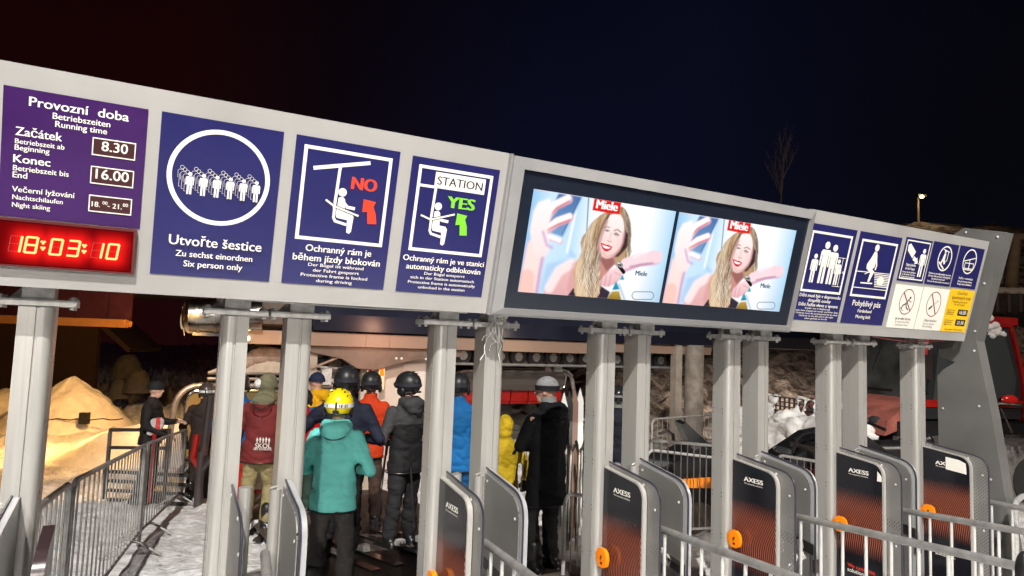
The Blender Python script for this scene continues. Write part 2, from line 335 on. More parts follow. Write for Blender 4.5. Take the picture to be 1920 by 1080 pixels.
# --- lettering and pictogram helpers
FT = {}
def text_mesh(body):
    if body in FT: return FT[body]
    c = bpy.data.curves.new('tmp', 'FONT'); c.body = body; c.size = 1; c.resolution_u = 3
    o = bpy.data.objects.new('tmp', c); COL.objects.link(o)
    me = bpy.data.meshes.new_from_object(o.evaluated_get(bpy.context.evaluated_depsgraph_get()))
    V = [(v.co.x, v.co.y) for v in me.vertices]; F = [tuple(p.vertices) for p in me.polygons]
    bpy.data.objects.remove(o); bpy.data.curves.remove(c); bpy.data.meshes.remove(me)
    xs = [a for a, _ in V]; FT[body] = (V, F, min(xs), max(xs)); return FT[body]
class Sign:
    """flat shapes on a plane; fx, fy run 0..1 from the panel's top left corner"""
    def __init__(s, x0, v0, w, h, base=.0042, to=None):
        s.x0, s.v0, s.w, s.h, s.o = x0, v0, w, h, base; s.l = {}; s.to = to or to_sign
    def mb(s, k): return s.l.setdefault(k, MB())
    def P(s, fx, fy): return (s.x0 + fx * s.w, s.v0 + (1 - fy) * s.h)
    def poly(s, k, pts, raw=False):
        s.o += .00009; q = pts if raw else [s.P(*p) for p in pts]; s.mb(k).poly([s.to(a, b_, s.o) for a, b_ in q])
    def rect(s, k, a, b_, c, d): s.poly(k, [(a, d), (c, d), (c, b_), (a, b_)])
    def frame(s, k, a, b_, c, d, t):
        ty = t * s.w / s.h; s.rect(k, a, b_, c, b_ + ty); s.rect(k, a, d - ty, c, d); s.rect(k, a, b_ + ty, a + t, d - ty); s.rect(k, c - t, b_ + ty, c, d - ty)
    def stroke(s, k, pts, t):
        p = [Vector(s.P(*q)) for q in pts]; t *= s.w
        for a, b_ in zip(p, p[1:]):
            d = (b_ - a).normalized(); nn = Vector((-d.y, d.x)) * t / 2; e_ = d * t * .25
            s.poly(k, [tuple(a - e_ + nn), tuple(a - e_ - nn), tuple(b_ + e_ - nn), tuple(b_ + e_ + nn)], True)
    def disc(s, k, fx, fy, r, ry=None, n=18):
        cx, cy = s.P(fx, fy); r *= s.w; ry = r if ry is None else ry * s.w
        s.poly(k, [(cx + r * math.cos(2 * math.pi * i / n), cy + ry * math.sin(2 * math.pi * i / n)) for i in range(n)], True)
    def ring(s, k, fx, fy, r, t, n=40, ry=None):
        cx, cy = s.P(fx, fy); R, T = r * s.w, t * s.w; RY = R if ry is None else ry * s.w; s.o += .00009; m = s.mb(k); vs = []
        for i in range(n):
            c_, q = math.cos(2 * math.pi * i / n), math.sin(2 * math.pi * i / n); vs += [s.to(cx + R * c_, cy + RY * q, s.o), s.to(cx + (R - T) * c_, cy + (RY - T) * q, s.o)]
        m.add(vs, [(2 * i, 2 * i + 1, (2 * i + 3) % (2 * n), (2 * i + 2) % (2 * n)) for i in range(n)])
    def text(s, k, body, fx0, fx1, fy, bold=.014, hmax=None):
        if bold == .03: bold = .018
        V, F, a, b_ = text_mesh(body); X0, Y0 = s.P(fx0, fy); X1, _ = s.P(fx1, fy); sc = (X1 - X0) / (b_ - a)
        sy_ = sc if hmax is None else min(hmax * s.h / .7, sc * 1.6)
        for dx in ((-bold, 0, bold) if bold else (0,)):
            s.o += .00007; s.mb(k).add([s.to(X0 + (x - a + dx) * sc, Y0 + y * sy_, s.o) for x, y in V], F)
    def man(s, k, fx, fy, hgt, arms=True):       # standing pictogram figure, feet at fy, height in panel heights
        H = hgt * s.h / s.w; q = s.h / s.w
        def p(a, b_): return (fx + a * H, fy - b_ * hgt)
        s.disc(k, *p(0, .91), .085 * H)
        s.poly(k, [p(-.13, .80), p(.13, .80), p(.17, .74), p(.17, .42), p(.12, .42), p(.115, .68), p(.10, .68), p(.10, 0), p(.02, 0), p(.015, .40), p(-.015, .40), p(-.02, 0), p(-.10, 0), p(-.10, .68), p(-.115, .68), p(-.12, .42), p(-.17, .42), p(-.17, .74)])
    def build(s, root, mats):
        for k, m in s.l.items(): m.build(names.get(k, k), mats[k], root, fixn=False)
names = dict(W='white_print', K='dark_print', R='red_print', G='green_print', Y='yellow_plate', B='time_plate', D='red_ring')
MT = dict(W=WHITE, K=INK, R=REDI, G=GRNI, Y=YELI, B=BROWNP, D=DRED)
SG = 'information signs on the gantry board'
def panel(x0, v0, w, h, label, m=BLUE):
    root = empty('information_sign', S(x0 + w / 2, v0 + h / 2), label, 'sign', SG)
    q = MB(); sbox(q, x0, v0, x0 + w, v0 + h, .0006, .004); q.build('sign_plate', m, root)
    return root, Sign(x0, v0, w, h)
def seated(s, lift):
    ox, oy, kx, ky = (.478, .338, .92, .78) if not lift else (.345, .338, .92, .80)
    def p(a, b_): return (ox + (a - .49) * kx, oy + (b_ - .325) * ky)
    s.disc('W', *p(.49, .325), .041)
    s.poly('W', [p(.455, .375), p(.50, .365), p(.525, .385), p(.535, .50), p(.61, .505), p(.635, .53), p(.625, .665), p(.605, .685), p(.575, .675), p(.57, .565), p(.46, .555), p(.445, .53)])
    s.stroke('W', [p(.51, .41), p(.555, .45), p(.63, .455)], .030)
    s.stroke('W', [p(.425, .46), p(.425, .555), p(.445, .585), p(.56, .605)], .026)
    a, b_ = (p(.33, .41), p(.68, .515)) if not lift else (p(.30, .425), p(.70, .38))
    s.stroke('K', [a, p(.42, .455), b_], .032); s.stroke('W', [a, p(.42, .455), b_], .018); s.disc('W', *p(.42, .455), .015)

r_, s = panel(-.911, .28, .486, .50, 'blue sign tinted by red glow with the operating hours above the red clock', BLUE_REDLIT)
for tx in [('Provozní  doba', .17, .86, .125, .03, .072), ('Betriebszeiten', .33, .73, .195), ('Running time', .35, .71, .255), ('Začátek', .09, .40, .362, .03, .066), ('Betriebszeit ab', .09, .42, .425), ('Beginning', .09, .32, .475),
           ('Konec', .085, .33, .572, .022, .062), ('Betriebszeit bis', .085, .46, .635), ('End', .085, .18, .69), ('Večerní lyžování', .085, .51, .80), ('Nachtschilaufen', .09, .43, .86), ('Night skiing', .09, .345, .92)]: s.text('W', *tx)
for y0, y1, tx, a, b_ in ((.30, .425, '8.30', .68, .87), (.53, .655, '16.00', .65, .89), (.765, .885, '18.⁰⁰- 21.⁰⁰', .635, .905)):
    s.rect('W', .612, y0 - .009, .928, y1 + .009); s.rect('B', .62, y0, .92, y1); s.text('W', tx if '⁰' not in tx else '18.   - 21.', a, b_ - (.05 if '⁰' in tx else 0), y1 - .035)
    if '⁰' in tx:
        s.text('W', '00', .712, .748, y1 - .06); s.text('W', '00', .862, .90, y1 - .06)
s.build(r_, MT)
r_, s = panel(-.375, .092, .49, .69, 'dark blue sign with six queue figures inside a white circle')
s.ring('W', .495, .355, .425, .040, 56)
for i in range(6):
    x = .255 + i * .110
    for k in (3, 2, 1):
        a, b_, hh = x - .022 * k, .474 - .0125 * k, .132; H = hh * .69 / .49
        s.ring('W', a, b_ - .91 * hh, .09 * H, .0026, 12)
        s.stroke('W', [(a - .16 * H, b_ - .42 * hh), (a - .17 * H, b_ - .74 * hh), (a - .12 * H, b_ - .80 * hh), (a + .05 * H, b_ - .80 * hh)], .0021); s.stroke('W', [(a - .10 * H, b_ - .6 * hh), (a - .10 * H, b_), (a - .03 * H, b_)], .0021)
    s.man('W', x, .478, .138)
s.text('W', 'Utvořte šestice', .13, .90, .80); s.text('W', 'Zu sechst einordnen', .19, .83, .872); s.text('W', 'Six person only', .26, .75, .935); s.build(r_, MT)
r_, s = panel(.17, .092, .492, .69, 'blue chairlift sign with red NO and red arrow beside seated figure')
s.frame('W', .08, .055, .93, .69, .033); s.stroke('W', [(.19, .20), (.705, .112)], .036); s.stroke('W', [(.43, .165), (.415, .45)], .028); seated(s, False)
s.text('R', 'NO', .56, .80, .305, .05, .085); s.poly('R', [(.845, .53), (.755, .535), (.738, .45), (.69, .455), (.69, .365), (.815, .375), (.795, .41), (.825, .46)])
for tx in [('Ochranný rám je', .19, .83, .765, .03, .046), ('během jízdy blokován', .08, .93, .832, .03, .046), ('Der Bügel ist während', .23, .77, .868, .008, .022), ('der Fahrt gesperrt', .28, .73, .905, .008, .022), ('Protective frame is locked', .17, .82, .941, .008, .022), ('during driving', .32, .67, .977, .008, .022)]: s.text('W', *tx)
s.build(r_, MT)
r_, s = panel(.727, .090, .482, .685, 'blue chairlift sign with white STATION box and green YES arrow')
s.frame('W', .08, .053, .93, .685, .033); s.rect('W', .27, .088, .85, .205); s.text('K', 'STATION', .30, .82, .178, .03, .062); s.stroke('W', [(.10, .20), (.28, .20)], .028); s.stroke('W', [(.292, .20), (.282, .44)], .028); seated(s, True)
s.text('G', 'YES', .445, .755, .335, .05, .085); s.poly('G', [(.715, .53), (.63, .535), (.615, .455), (.565, .46), (.57, .37), (.69, .38), (.67, .412), (.70, .46)])
for tx in [('Ochranný rám je ve stanici', .035, .97, .76, .03, .042), ('automaticky odblokován', .08, .94, .822, .03, .042), ('Der Bügel entsperrt', .29, .76, .858, .008, .021), ('sich in der Station automatisch', .14, .88, .893, .008, .021), ('Protective frame is automatically', .12, .90, .929, .008, .021), ('unlocked in the station', .24, .78, .965, .008, .021)]: s.text('W', *tx)
s.build(r_, MT)
# right board
r_, s = panel(3.645, .088, .485, .69, 'blue sign with two adults, two children and a height mark')
s.frame('W', .04, .07, .93, .70, .034); s.man('W', .22, .60, .30); s.man('W', .42, .60, .44); s.man('W', .60, .60, .42); s.man('W', .745, .60, .275)
s.stroke('W', [(.70, .31), (.87, .31)], .008); s.stroke('W', [(.70, .615), (.87, .615)], .008); s.stroke('W', [(.82, .31), (.82, .615)], .010); s.text('W', '1,25 m', .72, .92, .475, .02)
for tx in [('Děti musí být v doprovodu', .05, .95, .752, .03, .034), ('dospělé osoby', .25, .75, .800, .03, .034), ('Děti řaďte vlevo a vpravo', .07, .93, .848, .03, .034), ('Kinder nur in Begleitung', .22, .77, .877, .006, .017), ('oder beim Zugang auf rechter und linker Seite', .03, .97, .905, .006, .017), ('Children must be accompanied by an adult', .04, .97, .932, .006, .017), ('Children on the left and to the right', .12, .88, .959, .006, .017), ('when getting on the lift', .25, .75, .985, .006, .017)]: s.text('W', *tx)
s.build(r_, MT)
r_, s = panel(4.170, .088, .493, .69, 'blue sign with a skier stepping onto a moving belt')
s.frame('W', .07, .075, .93, .70, .034); s.disc('W', .455, .15, .05, .055)
s.poly('W', [(.42, .19), (.48, .20), (.505, .25), (.49, .36), (.45, .385), (.51, .41), (.44, .53), (.40, .525), (.42, .43), (.31, .385), (.30, .34), (.37, .26)])
s.stroke('W', [(.48, .24), (.53, .34), (.52, .385)], .03); s.stroke('W', [(.30, .445), (.46, .40)], .014); s.stroke('W', [(.25, .545), (.52, .54)], .02); s.stroke('W', [(.10, .425), (.90, .415)], .012); s.stroke('W', [(.10, .60), (.90, .60)], .012)
for i in range(8): s.stroke('W', [(.53 + .008 * i, .435 + .019 * i), (.90, .435 + .019 * i)], .014)
s.disc('W', .70, .505, .085, .07)
s.text('W', 'Pohyblivý pás', .17, .84, .80); s.text('W', 'Förderband', .33, .66, .87); s.text('W', 'Moving belt', .31, .66, .935); s.build(r_, MT)
r_, s = panel(4.715, .452, .335, .341, 'small blue sign with a lift ticket, arrow and standing figure')
s.frame('W', .05, .05, .95, .95, .03); s.poly('W', [(.12, .17), (.20, .13), (.45, .30), (.37, .46), (.14, .30)]); s.poly('W', [(.42, .40), (.53, .45), (.55, .42), (.62, .56), (.48, .58), (.51, .54), (.39, .49)]); s.man('W', .77, .86, .66)
for i, tx in enumerate(['Dejte jízdenku', 'do levé kapsy', 'Stecken Sie die Fahrkarte', 'in die linke Tasche', 'Put the ticket in the left pocket']): s.text('W', tx, .12 if i > 1 else .20, .62 if i > 1 else .56, (.64, .725, .80, .855, .91)[i], .03, .06 if i < 2 else .038)
s.build(r_, MT)
r_, s = panel(5.070, .452, .345, .345, 'small blue sign with a snowboarder on a lift in an oval')
s.ring('W', .55, .36, .27, .034, 36, .30); s.disc('W', .52, .19, .035); s.poly('W', [(.50, .23), (.56, .24), (.56, .38), (.60, .48), (.55, .50), (.50, .42), (.44, .52), (.40, .50), (.46, .36)]); s.stroke('W', [(.36, .46), (.58, .60)], .04); s.stroke('W', [(.44, .15), (.68, .20)], .02); s.stroke('W', [(.64, .19), (.64, .40), (.58, .44)], .02)
for i, tx in enumerate(['Pouze se snowboardem na noze', 'Lift nur mit am Fuss befestigtem', 'Snowboard betreten!', 'Only use lift with attached snowboard!']): s.text('W', tx, .07 if i != 2 else .22, .95 if i != 2 else .75, .755 + i * .062)
s.build(r_, MT)
r_, s = panel(5.435, .454, .352, .346, 'small blue sign with a gondola chair in an oval, at the board end')
s.ring('W', .50, .35, .27, .03, 36, .30); s.stroke('W', [(.25, .36), (.74, .24)], .022); s.stroke('W', [(.50, .30), (.50, .40)], .022); s.frame('W', .32, .38, .70, .56, .02); s.stroke('W', [(.32, .52), (.70, .52)], .02); s.stroke('W', [(.51, .40), (.51, .56)], .03)
for i, tx in enumerate(['Seďte v rovnováze', 'Bitte gleichmässig belasten', 'Keep seat in balance']): s.text('W', tx, .22, .80, .79 + i * .07)
s.build(r_, MT)
r_, s = panel(4.722, .077, .349, .347, 'white prohibition sign with a running skier crossed out', WHITE)
s.ring('D', .52, .38, .27, .022, 40, .30); s.disc('K', .62, .28, .03); s.stroke('K', [(.59, .31), (.50, .42), (.40, .47), (.36, .55)], .03); s.stroke('K', [(.50, .42), (.55, .52), (.62, .56)], .03); s.stroke('K', [(.56, .33), (.68, .38)], .02); s.stroke('K', [(.33, .52), (.44, .60)], .015); s.stroke('D', [(.34, .17), (.71, .59)], .03)
for i, tx in enumerate(['Je to také váš les', 'Es ist auch Euer Wald', 'It is also your forest']): s.text('K', tx, .24 + .02 * i, .80 - .03 * i, .80 + i * .07, 0 if i else .012)
s.build(r_, MT)
r_, s = panel(5.085, .077, .352, .35, 'white no smoking sign with a crossed out cigarette', WHITE)
s.ring('D', .50, .38, .27, .022, 40, .30); s.stroke('K', [(.36, .50), (.44, .44)], .05); s.stroke('K', [(.45, .435), (.64, .30)], .04); s.stroke('W', [(.46, .428), (.63, .308)], .026); s.stroke('D', [(.36, .16), (.64, .60)], .034)
for i, tx in enumerate(['Zákaz kouření', 'Rauchen verboten', 'No smoking']): s.text('K', tx, .27, .76 - .06 * i, .80 + i * .07, 0 if i else .012)
s.build(r_, MT)
r_, s = panel(5.447, .077, .350, .362, 'yellow closing times sign with two black time plates', YELI)
for tx in [('Uzavření', .30, .72, .12), ('sjezdových tratí', .12, .90, .23)]: s.text('K', *tx)
for tx in [('Skipisten geschlossen', .18, .80, .31), ('Ski runs closed', .28, .70, .375), ('Denní provoz', .05, .38, .51), ('Tagesbetrieb', .05, .36, .56), ('Day service', .05, .33, .61), ('Večerní provoz', .05, .40, .75), ('Nachtbetrieb', .05, .36, .80), ('Night service', .05, .36, .85), ('Vstup zakázán / Eintritt verboten', .12, .88, .965)]: s.text('K', *tx[:4], 0)
for y0, tx in ((.46, '16:30'), (.70, '21:30')): s.rect('K', .50, y0, .90, y0 + .15); s.text('W', tx, .57, .84, y0 + .115)
s.build(r_, MT)

# --- red digital clock
ck = empty('digital_clock', S(-.675, .18), 'red glowing digital clock reading 18:03:10 below the opening hours', 'clock')
m_ = MB(); sbox(m_, -.935, .085, -.435, .275, .0, .026); m_.build('clock_case', mat('clock_case', (.10, .012, .012), .4, var=.2), ck)
SEG = {'0': 'abcdef', '1': 'bc', '3': 'abcdg', '8': 'abcdefg'}
SEGP = dict(a=((0, 2), (1, 2)), b=((1, 2), (1, 1)), c=((1, 1), (1, 0)), d=((0, 0), (1, 0)), e=((0, 1), (0, 0)), f=((0, 2), (0, 1)), g=((0, 1), (1, 1)))
lit, dim = [], []
CX = {0: -.870, 1: -.818, 2: -.735, 3: -.676, 4: -.594, 5: -.538}
for i, ch in enumerate('180310'):
    for sg, (a, b_) in SEGP.items():
        for k in range(6):
            t_ = (k + .5) / 6; px = a[0] + (b_[0] - a[0]) * t_; py = a[1] + (b_[1] - a[1]) * t_
            (lit if sg in SEG[ch] else dim).append((CX[i] + px * .036 + py * .004, .146 + py * .031))
for cx in (-.757, -.617):
    for vv in (.166, .190):
        for k in range(3): lit.append((cx + .0045 * (k - 1), vv + (.004 if k != 1 else -.003)))
GW, GH = 100, 38; m_ = MB(); cols = []; L_ = np.array(lit)
for j in range(GH + 1):
    for i in range(GW + 1):
        x, v = -.925 + .48 * i / GW, .093 + .174 * j / GH; m_.v.append(S(x, v, .0265))
        dd = np.min(np.hypot(L_[:, 0] - x, L_[:, 1] - v)); g = math.exp(-(dd / .034) ** 2); ed = min(1, min(x + .925, -.445 - x, v - .093, .267 - v) / .012 + .35)
        cols.append(((.17 + .90 * g) * ed, .002 + .012 * g, .003 + .010 * g, 1))
m_.f = [[j * (GW + 1) + i, j * (GW + 1) + i + 1, (j + 1) * (GW + 1) + i + 1, (j + 1) * (GW + 1) + i] for j in range(GH) for i in range(GW)]; m_.mi = [0] * len(m_.f)
def put_cols(o, cols):
    a = o.data.color_attributes.new('pict', 'FLOAT_COLOR', 'POINT'); a.data.foreach_set('color', np.array(cols, dtype=np.float32).ravel())
CLM = vcol_emis('clock_glow', 1.0); put_cols(m_.build('clock_face', CLM, ck, fixn=False), cols)
DG = {}
for x, v in lit:
    k = min(range(6), key=lambda j: abs(CX[j] + .02 - x)) if not any(abs(x - c_) < .008 for c_ in (-.757, -.617)) else ('c', x < -.7)
    DG.setdefault(k, []).append((x, v))
for k_, pts in DG.items():
    m_ = MB(); m_.m = 0
    for x, v in pts: m_.prism([(x + .0048 * math.cos(k * 1.0472), v + .0048 * math.sin(k * 1.0472)) for k in range(6)], (.027, .030), to_sign)
    m_.build('colon' if isinstance(k_, tuple) else 'digit', emis('led_lit', (1, .80, .26), 1.3), ck)
m_ = MB()
for x, v in dim: m_.prism([(x + .0015 * math.cos(k * 1.5708), v + .0015 * math.sin(k * 1.5708)) for k in range(4)], (.027, .028), to_sign)
m_.build('unlit_segment_dots', emis('led_dim', (1, .25, .22), .75), ck)

# --- double video display
dsp = empty('video_display', S(2.43, .43, .05), 'dark double video display in a grey metal housing between the sign boards', 'video display')
m_ = MB(); X0, X1, V0, V1, t_ = 1.262, 3.605, .012, .862, .062
fr = [(X0, V0), (X1, V0), (X1, V1), (X0, V1)]; fi = [(X0 + t_, V0 + .036), (X1 - t_ * .8, V0 + .036), (X1 - t_ * .8, V1 - t_), (X0 + t_, V1 - t_)]
for i in range(4):
    j = (i + 1) % 4; a, b_, c_, d_ = fr[i], fr[j], fi[j], fi[i]
    m_.add([S(*a, .048), S(*b_, .048), S(*c_, .060), S(*d_, .060), S(*c_, .044), S(*d_, .044), S(*a, -.05), S(*b_, -.05)], [(0, 1, 2, 3), (3, 2, 4, 5), (0, 6, 7, 1)])
m_.build('display_frame', FRAMEG, dsp)
m_ = MB(); sbox(m_, X0 + .05, V0 + .03, X1 - .045, V1 - .05, .030, .046); m_.build('bezel', BEZEL, dsp)
m_ = MB(); sbox(m_, 1.25, .0, 1.262, .87, -.05, .03); sbox(m_, 1.262, .0, 3.61, .012, -.25, .04); m_.build('housing_edge', FRAMEG, dsp)

def homog(src, dst):
    A = []
    for (x, y), (u, v) in zip(src, dst): A += [[x, y, 1, 0, 0, 0, -u * x, -u * y], [0, 0, 0, x, y, 1, -v * x, -v * y]]
    h = np.append(np.linalg.solve(np.array(A, float), np.array([c for p in dst for c in p], float)), 1).reshape(3, 3)
    def f(x, y):
        w = h @ np.array([x, y, 1]); return w[0] / w[2], w[1] / w[2]
    return f
HZ = homog([(195, 68), (1388, 255), (1240, 1022), (55, 935)], [(0, 0), (1, 0), (1, 1), (0, 1)])
PW, PH = 300, 172; SSX, SSY = PW + 1, PH + 1
UU, VV = np.meshgrid(np.linspace(0, 1, SSX), np.linspace(0, 1, SSY))
def lin(c): return np.array(srgb(*c))
IMG = np.zeros((SSY, SSX, 3))
for k in range(3):
    IMG[..., k] = np.interp(UU, [0, .12, .30, .45, .8, 1], [lin(c)[k] for c in ((150, 200, 238), (205, 230, 248), (190, 222, 245), (252, 253, 255), (250, 252, 255), (175, 215, 240))])
IMG *= (1 - .12 * np.clip((VV - .6) * 2, 0, 1))[..., None]
def inside(pts):
    p = [HZ(*q) for q in pts]; acc = np.zeros(UU.shape)
    for ox in (-.3, .3):
        for oy in (-.3, .3):
            X, Y = UU + ox / PW, VV + oy / PH; c = np.zeros(UU.shape, bool)
            for (x0, y0), (x1, y1) in zip(p, p[1:] + p[:1]):
                if y0 == y1: continue
                k = ((y0 > Y) != (y1 > Y)) & (X < (x1 - x0) * (Y - y0) / (y1 - y0) + x0); c ^= k
            acc += c
    return acc / 4
def blur(a, n):
    for _ in range(n):
        a = (a + np.roll(a, 1, 0) + np.roll(a, -1, 0) + np.roll(a, 1, 1) + np.roll(a, -1, 1)) / 5
    return a
def paint(pts, c, soft=0, c2=None, alpha=1):
    m = blur(inside(pts), soft) if soft else inside(pts); ys = VV[m > .3]; base = lin(c)[None, None, :]
    if c2 is not None and len(ys):
        g = np.clip((VV - ys.min()) / max(1e-3, ys.max() - ys.min()), 0, 1)[..., None]; base = lin(c) * (1 - g) + lin(c2) * g
    m = (m * alpha)[..., None]; IMG[:] = IMG * (1 - m) + base * m
def line(pts, w, c, soft=0, alpha=1):
    m = np.zeros(UU.shape); P = [HZ(*q) for q in pts]; X, Y = UU * 16, VV * 9.2
    for (x0, y0), (x1, y1) in zip(P, P[1:]):
        x0, x1, y0, y1 = x0 * 16, x1 * 16, y0 * 9.2, y1 * 9.2; dx, dy = x1 - x0, y1 - y0
        t = np.clip(((X - x0) * dx + (Y - y0) * dy) / (dx * dx + dy * dy + 1e-9), 0, 1); d = np.hypot(X - x0 - t * dx, Y - y0 - t * dy)
        m = np.maximum(m, np.clip((w - d) / .05 + .5, 0, 1))
    if soft: m = blur(m, soft)
    m = (m * alpha)[..., None]; IMG[:] = IMG * (1 - m) + lin(c)[None, None, :] * m
paint([(480, 560), (560, 640), (300, 700), (240, 930), (520, 930)], (176, 208, 238), 12)
line([(655, 140), (632, 500)], .05, (45, 80, 105), 1)
line([(560, 190), (470, 600)], .10, (255, 255, 255), 6)
paint([(405, 105), (605, 135), (440, 475), (280, 420), (330, 250)], (74, 112, 168), 3, (120, 158, 202))
line([(600, 140), (440, 470)], .06, (190, 215, 240), 2); line([(585, 150), (430, 450)], .05, (60, 90, 140), 2, .7)
SK, SKS, SKR = (255, 244, 244), (232, 186, 196), (222, 108, 112)
def limb(pts, w, c=SK, edge=SKS, soft=3):
    line([(x + 7, y + 9) for x, y in pts], w * 1.04, edge, soft + 2, .9); line([(x - 3, y - 4) for x, y in pts], w * .84, c, soft)
limb([(205, 560), (165, 760), (130, 980)], .95, (252, 222, 216), (206, 160, 200), 6)
line([(130, 820), (120, 980)], .8, (240, 188, 176), 8, .7)
limb([(300, 300), (375, 200), (485, 148)], .36); line([(318, 306), (385, 232), (492, 172)], .09, SKR, 3, .9)
limb([(285, 420), (390, 340), (495, 302)], .34); line([(300, 418), (400, 366), (500, 330)], .09, SKR, 3, .9)
limb([(290, 470), (350, 480), (412, 505)], .24, SK, (226, 190, 205))
paint([(235, 180), (330, 150), (350, 260), (300, 430), (330, 560), (290, 640), (190, 640), (160, 420), (190, 260)], SK, 7, (250, 224, 222))
line([(270, 430), (300, 540), (345, 565)], .14, (198, 170, 215), 5, .8)
paint([(520, 675), (400, 730), (310, 880), (260, 960), (480, 980), (740, 990), (760, 700), (720, 620)], (246, 214, 214), 5, (226, 172, 172)); line([(500, 700), (400, 760), (320, 900)], .5, (255, 236, 234), 10, .8); line([(540, 720), (500, 900)], .4, (214, 154, 150), 8, .6)
paint([(470, 970), (520, 905), (740, 875), (830, 935), (800, 1010), (480, 990)], (58, 46, 60), 1)
HAIR = [(762, 282), (800, 262), (850, 250), (900, 222), (935, 215), (965, 240), (990, 290), (1008, 360), (1012, 450), (1004, 540), (1012, 600), (985, 660), (940, 700), (890, 730), (830, 650), (750, 640), (748, 760), (752, 880), (735, 960), (710, 990), (545, 985), (528, 930), (535, 850), (520, 780), (545, 700), (575, 640), (592, 590), (584, 520), (600, 470), (640, 425), (660, 380), (700, 330)]
paint([(735, 620), (870, 610), (830, 740), (760, 880), (720, 760)], (206, 150, 140), 3); hm = inside(HAIR)
paint(HAIR, (158, 122, 88), 1, (206, 174, 134)); paint([(735, 640), (860, 600), (880, 690), (815, 760), (750, 870)], (200, 142, 134), 3)
KEEP = IMG.copy(); rs = random.Random(3)
for k in range(8): x0 = 640 + k * 34; line([(x0 + 50, 290), (x0 - 25, 540), (552 + k * 28, 740), (562 + k * 22, 985)], .20, rs.choice([(120, 86, 62), (236, 208, 170), (196, 158, 118), (226, 196, 156)]), 5, .6)
for k in range(520):
    x0 = 650 + rs.random() * 330; y0 = 250 + rs.random() * 120; x1 = 525 + (x0 - 640) * .68 + rs.random() * 44; A = rs.random() * 40 + 12; ph = rs.random() * 6; fq = 7 + 10 * rs.random(); t0 = rs.random() * .75; tl = .10 + .28 * rs.random()
    pts = [(x0 + (x1 - x0) * t ** .8 + A * math.sin(ph + t * fq) * t, y0 + (985 - y0) * t) for t in np.linspace(t0, min(1, t0 + tl), 8)]
    if k % 3 == 0: w_ = rs.uniform(.55, 1.02); pts = [(925 + 82 * math.sin(min(1, t * 1.5 + .15) * 1.7) * w_ + 8 * math.sin(ph + t * 8), 226 + 480 * t) for t in np.linspace(t0, min(1, t0 + tl), 8)]
    lo = (pts[0][1] - 300) / 600; q = rs.random() ** (1.5 - lo); c = [int(u + (v - u) * q) for u, v in zip((66, 44, 36), (255, 246, 226))]
    line(pts, .010 + .022 * rs.random(), c, 0, .35 + .5 * rs.random())
line([(838, 280), (790, 330), (748, 430), (720, 540)], .09, (70, 46, 38), 3, .85); line([(985, 330), (998, 450), (985, 590)], .08, (96, 66, 48), 4, .7)
hm2 = blur(hm, 1)[..., None]; IMG[:] = KEEP * (1 - hm2) + IMG * hm2
FACE = [(836, 285), (880, 276), (918, 283), (942, 320), (952, 380), (950, 450), (938, 515), (912, 575), (868, 625), (828, 650), (795, 652), (765, 632), (745, 590), (738, 540), (748, 480), (770, 425), (795, 370), (815, 325)]
paint([(940, 420), (985, 440), (975, 560), (900, 640), (860, 640), (920, 560)], (62, 42, 42), 3)
paint([(735, 640), (800, 655), (862, 632), (870, 700), (800, 760)], (156, 102, 96), 4)
paint(FACE, (255, 240, 238), 2, (244, 206, 200)); line([(742, 600), (740, 530), (768, 440), (806, 340)], .18, (196, 146, 140), 6, .8); line([(950, 440), (935, 520), (905, 585), (850, 638)], .14, (206, 154, 156), 6, .8); line([(905, 490), (900, 540)], .3, (250, 206, 208), 8, .6); line([(770, 600), (800, 640), (850, 625)], .12, (222, 172, 168), 5, .7)
line([(788, 398), (808, 384), (832, 393)], .035, (88, 62, 54), 1); line([(866, 418), (896, 409), (926, 432)], .042, (70, 50, 48), 1)
line([(790, 418), (806, 411), (828, 422)], .032, (40, 30, 32)); line([(800, 420), (816, 424)], .05, (92, 90, 92), 1); line([(864, 446), (884, 438), (910, 458)], .036, (38, 30, 32)); line([(874, 450), (896, 456)], .055, (92, 94, 92), 1); line([(868, 460), (902, 468)], .022, (206, 160, 158), 1)
line([(800, 404), (824, 402)], .06, (226, 178, 172), 3, .6); line([(872, 430), (906, 432)], .06, (226, 178, 172), 3, .6)
line([(842, 430), (832, 480), (822, 502)], .06, (226, 182, 178), 4); line([(808, 500), (830, 515), (846, 508)], .030, (168, 100, 100), 1); line([(800, 470), (770, 530)], .07, (248, 208, 205), 5)
paint([(752, 522), (775, 526), (800, 538), (815, 536), (852, 556), (838, 578), (812, 594), (788, 592), (768, 572)], (214, 34, 54)); paint([(766, 537), (800, 550), (838, 560), (820, 571), (790, 568), (774, 555)], (255, 252, 252))
for k in range(26):
    y0 = 640 + rs.random() * 320; x0 = 560 + rs.random() * 190; line([(x0, y0), (x0 + rs.uniform(-30, 10), y0 + 60), (x0 + rs.uniform(-30, 30), y0 + 120)], .012, (252, 240, 220), 0, .8)
limb([(1210, 640), (1080, 655), (960, 700)], .62, (246, 216, 224), (208, 158, 184), 3); line([(1230, 640), (1180, 640)], .62, (244, 212, 220), 3); line([(1190, 690), (1000, 722)], .10, (186, 134, 160), 4, .8); line([(1150, 590), (1030, 640)], .12, (255, 238, 242), 5, .8)
paint([(900, 715), (950, 760), (930, 800), (880, 862), (810, 893), (755, 880), (745, 850), (775, 800), (830, 752)], (246, 214, 216), 2, (230, 178, 184))
for q in (((762, 800), (752, 872)), ((800, 790), (782, 888)), ((840, 788), (818, 888))): line(q, .03, (176, 112, 120), 1, .85)
line([(870, 770), (930, 800), (870, 868)], .06, (206, 150, 160), 3, .7)
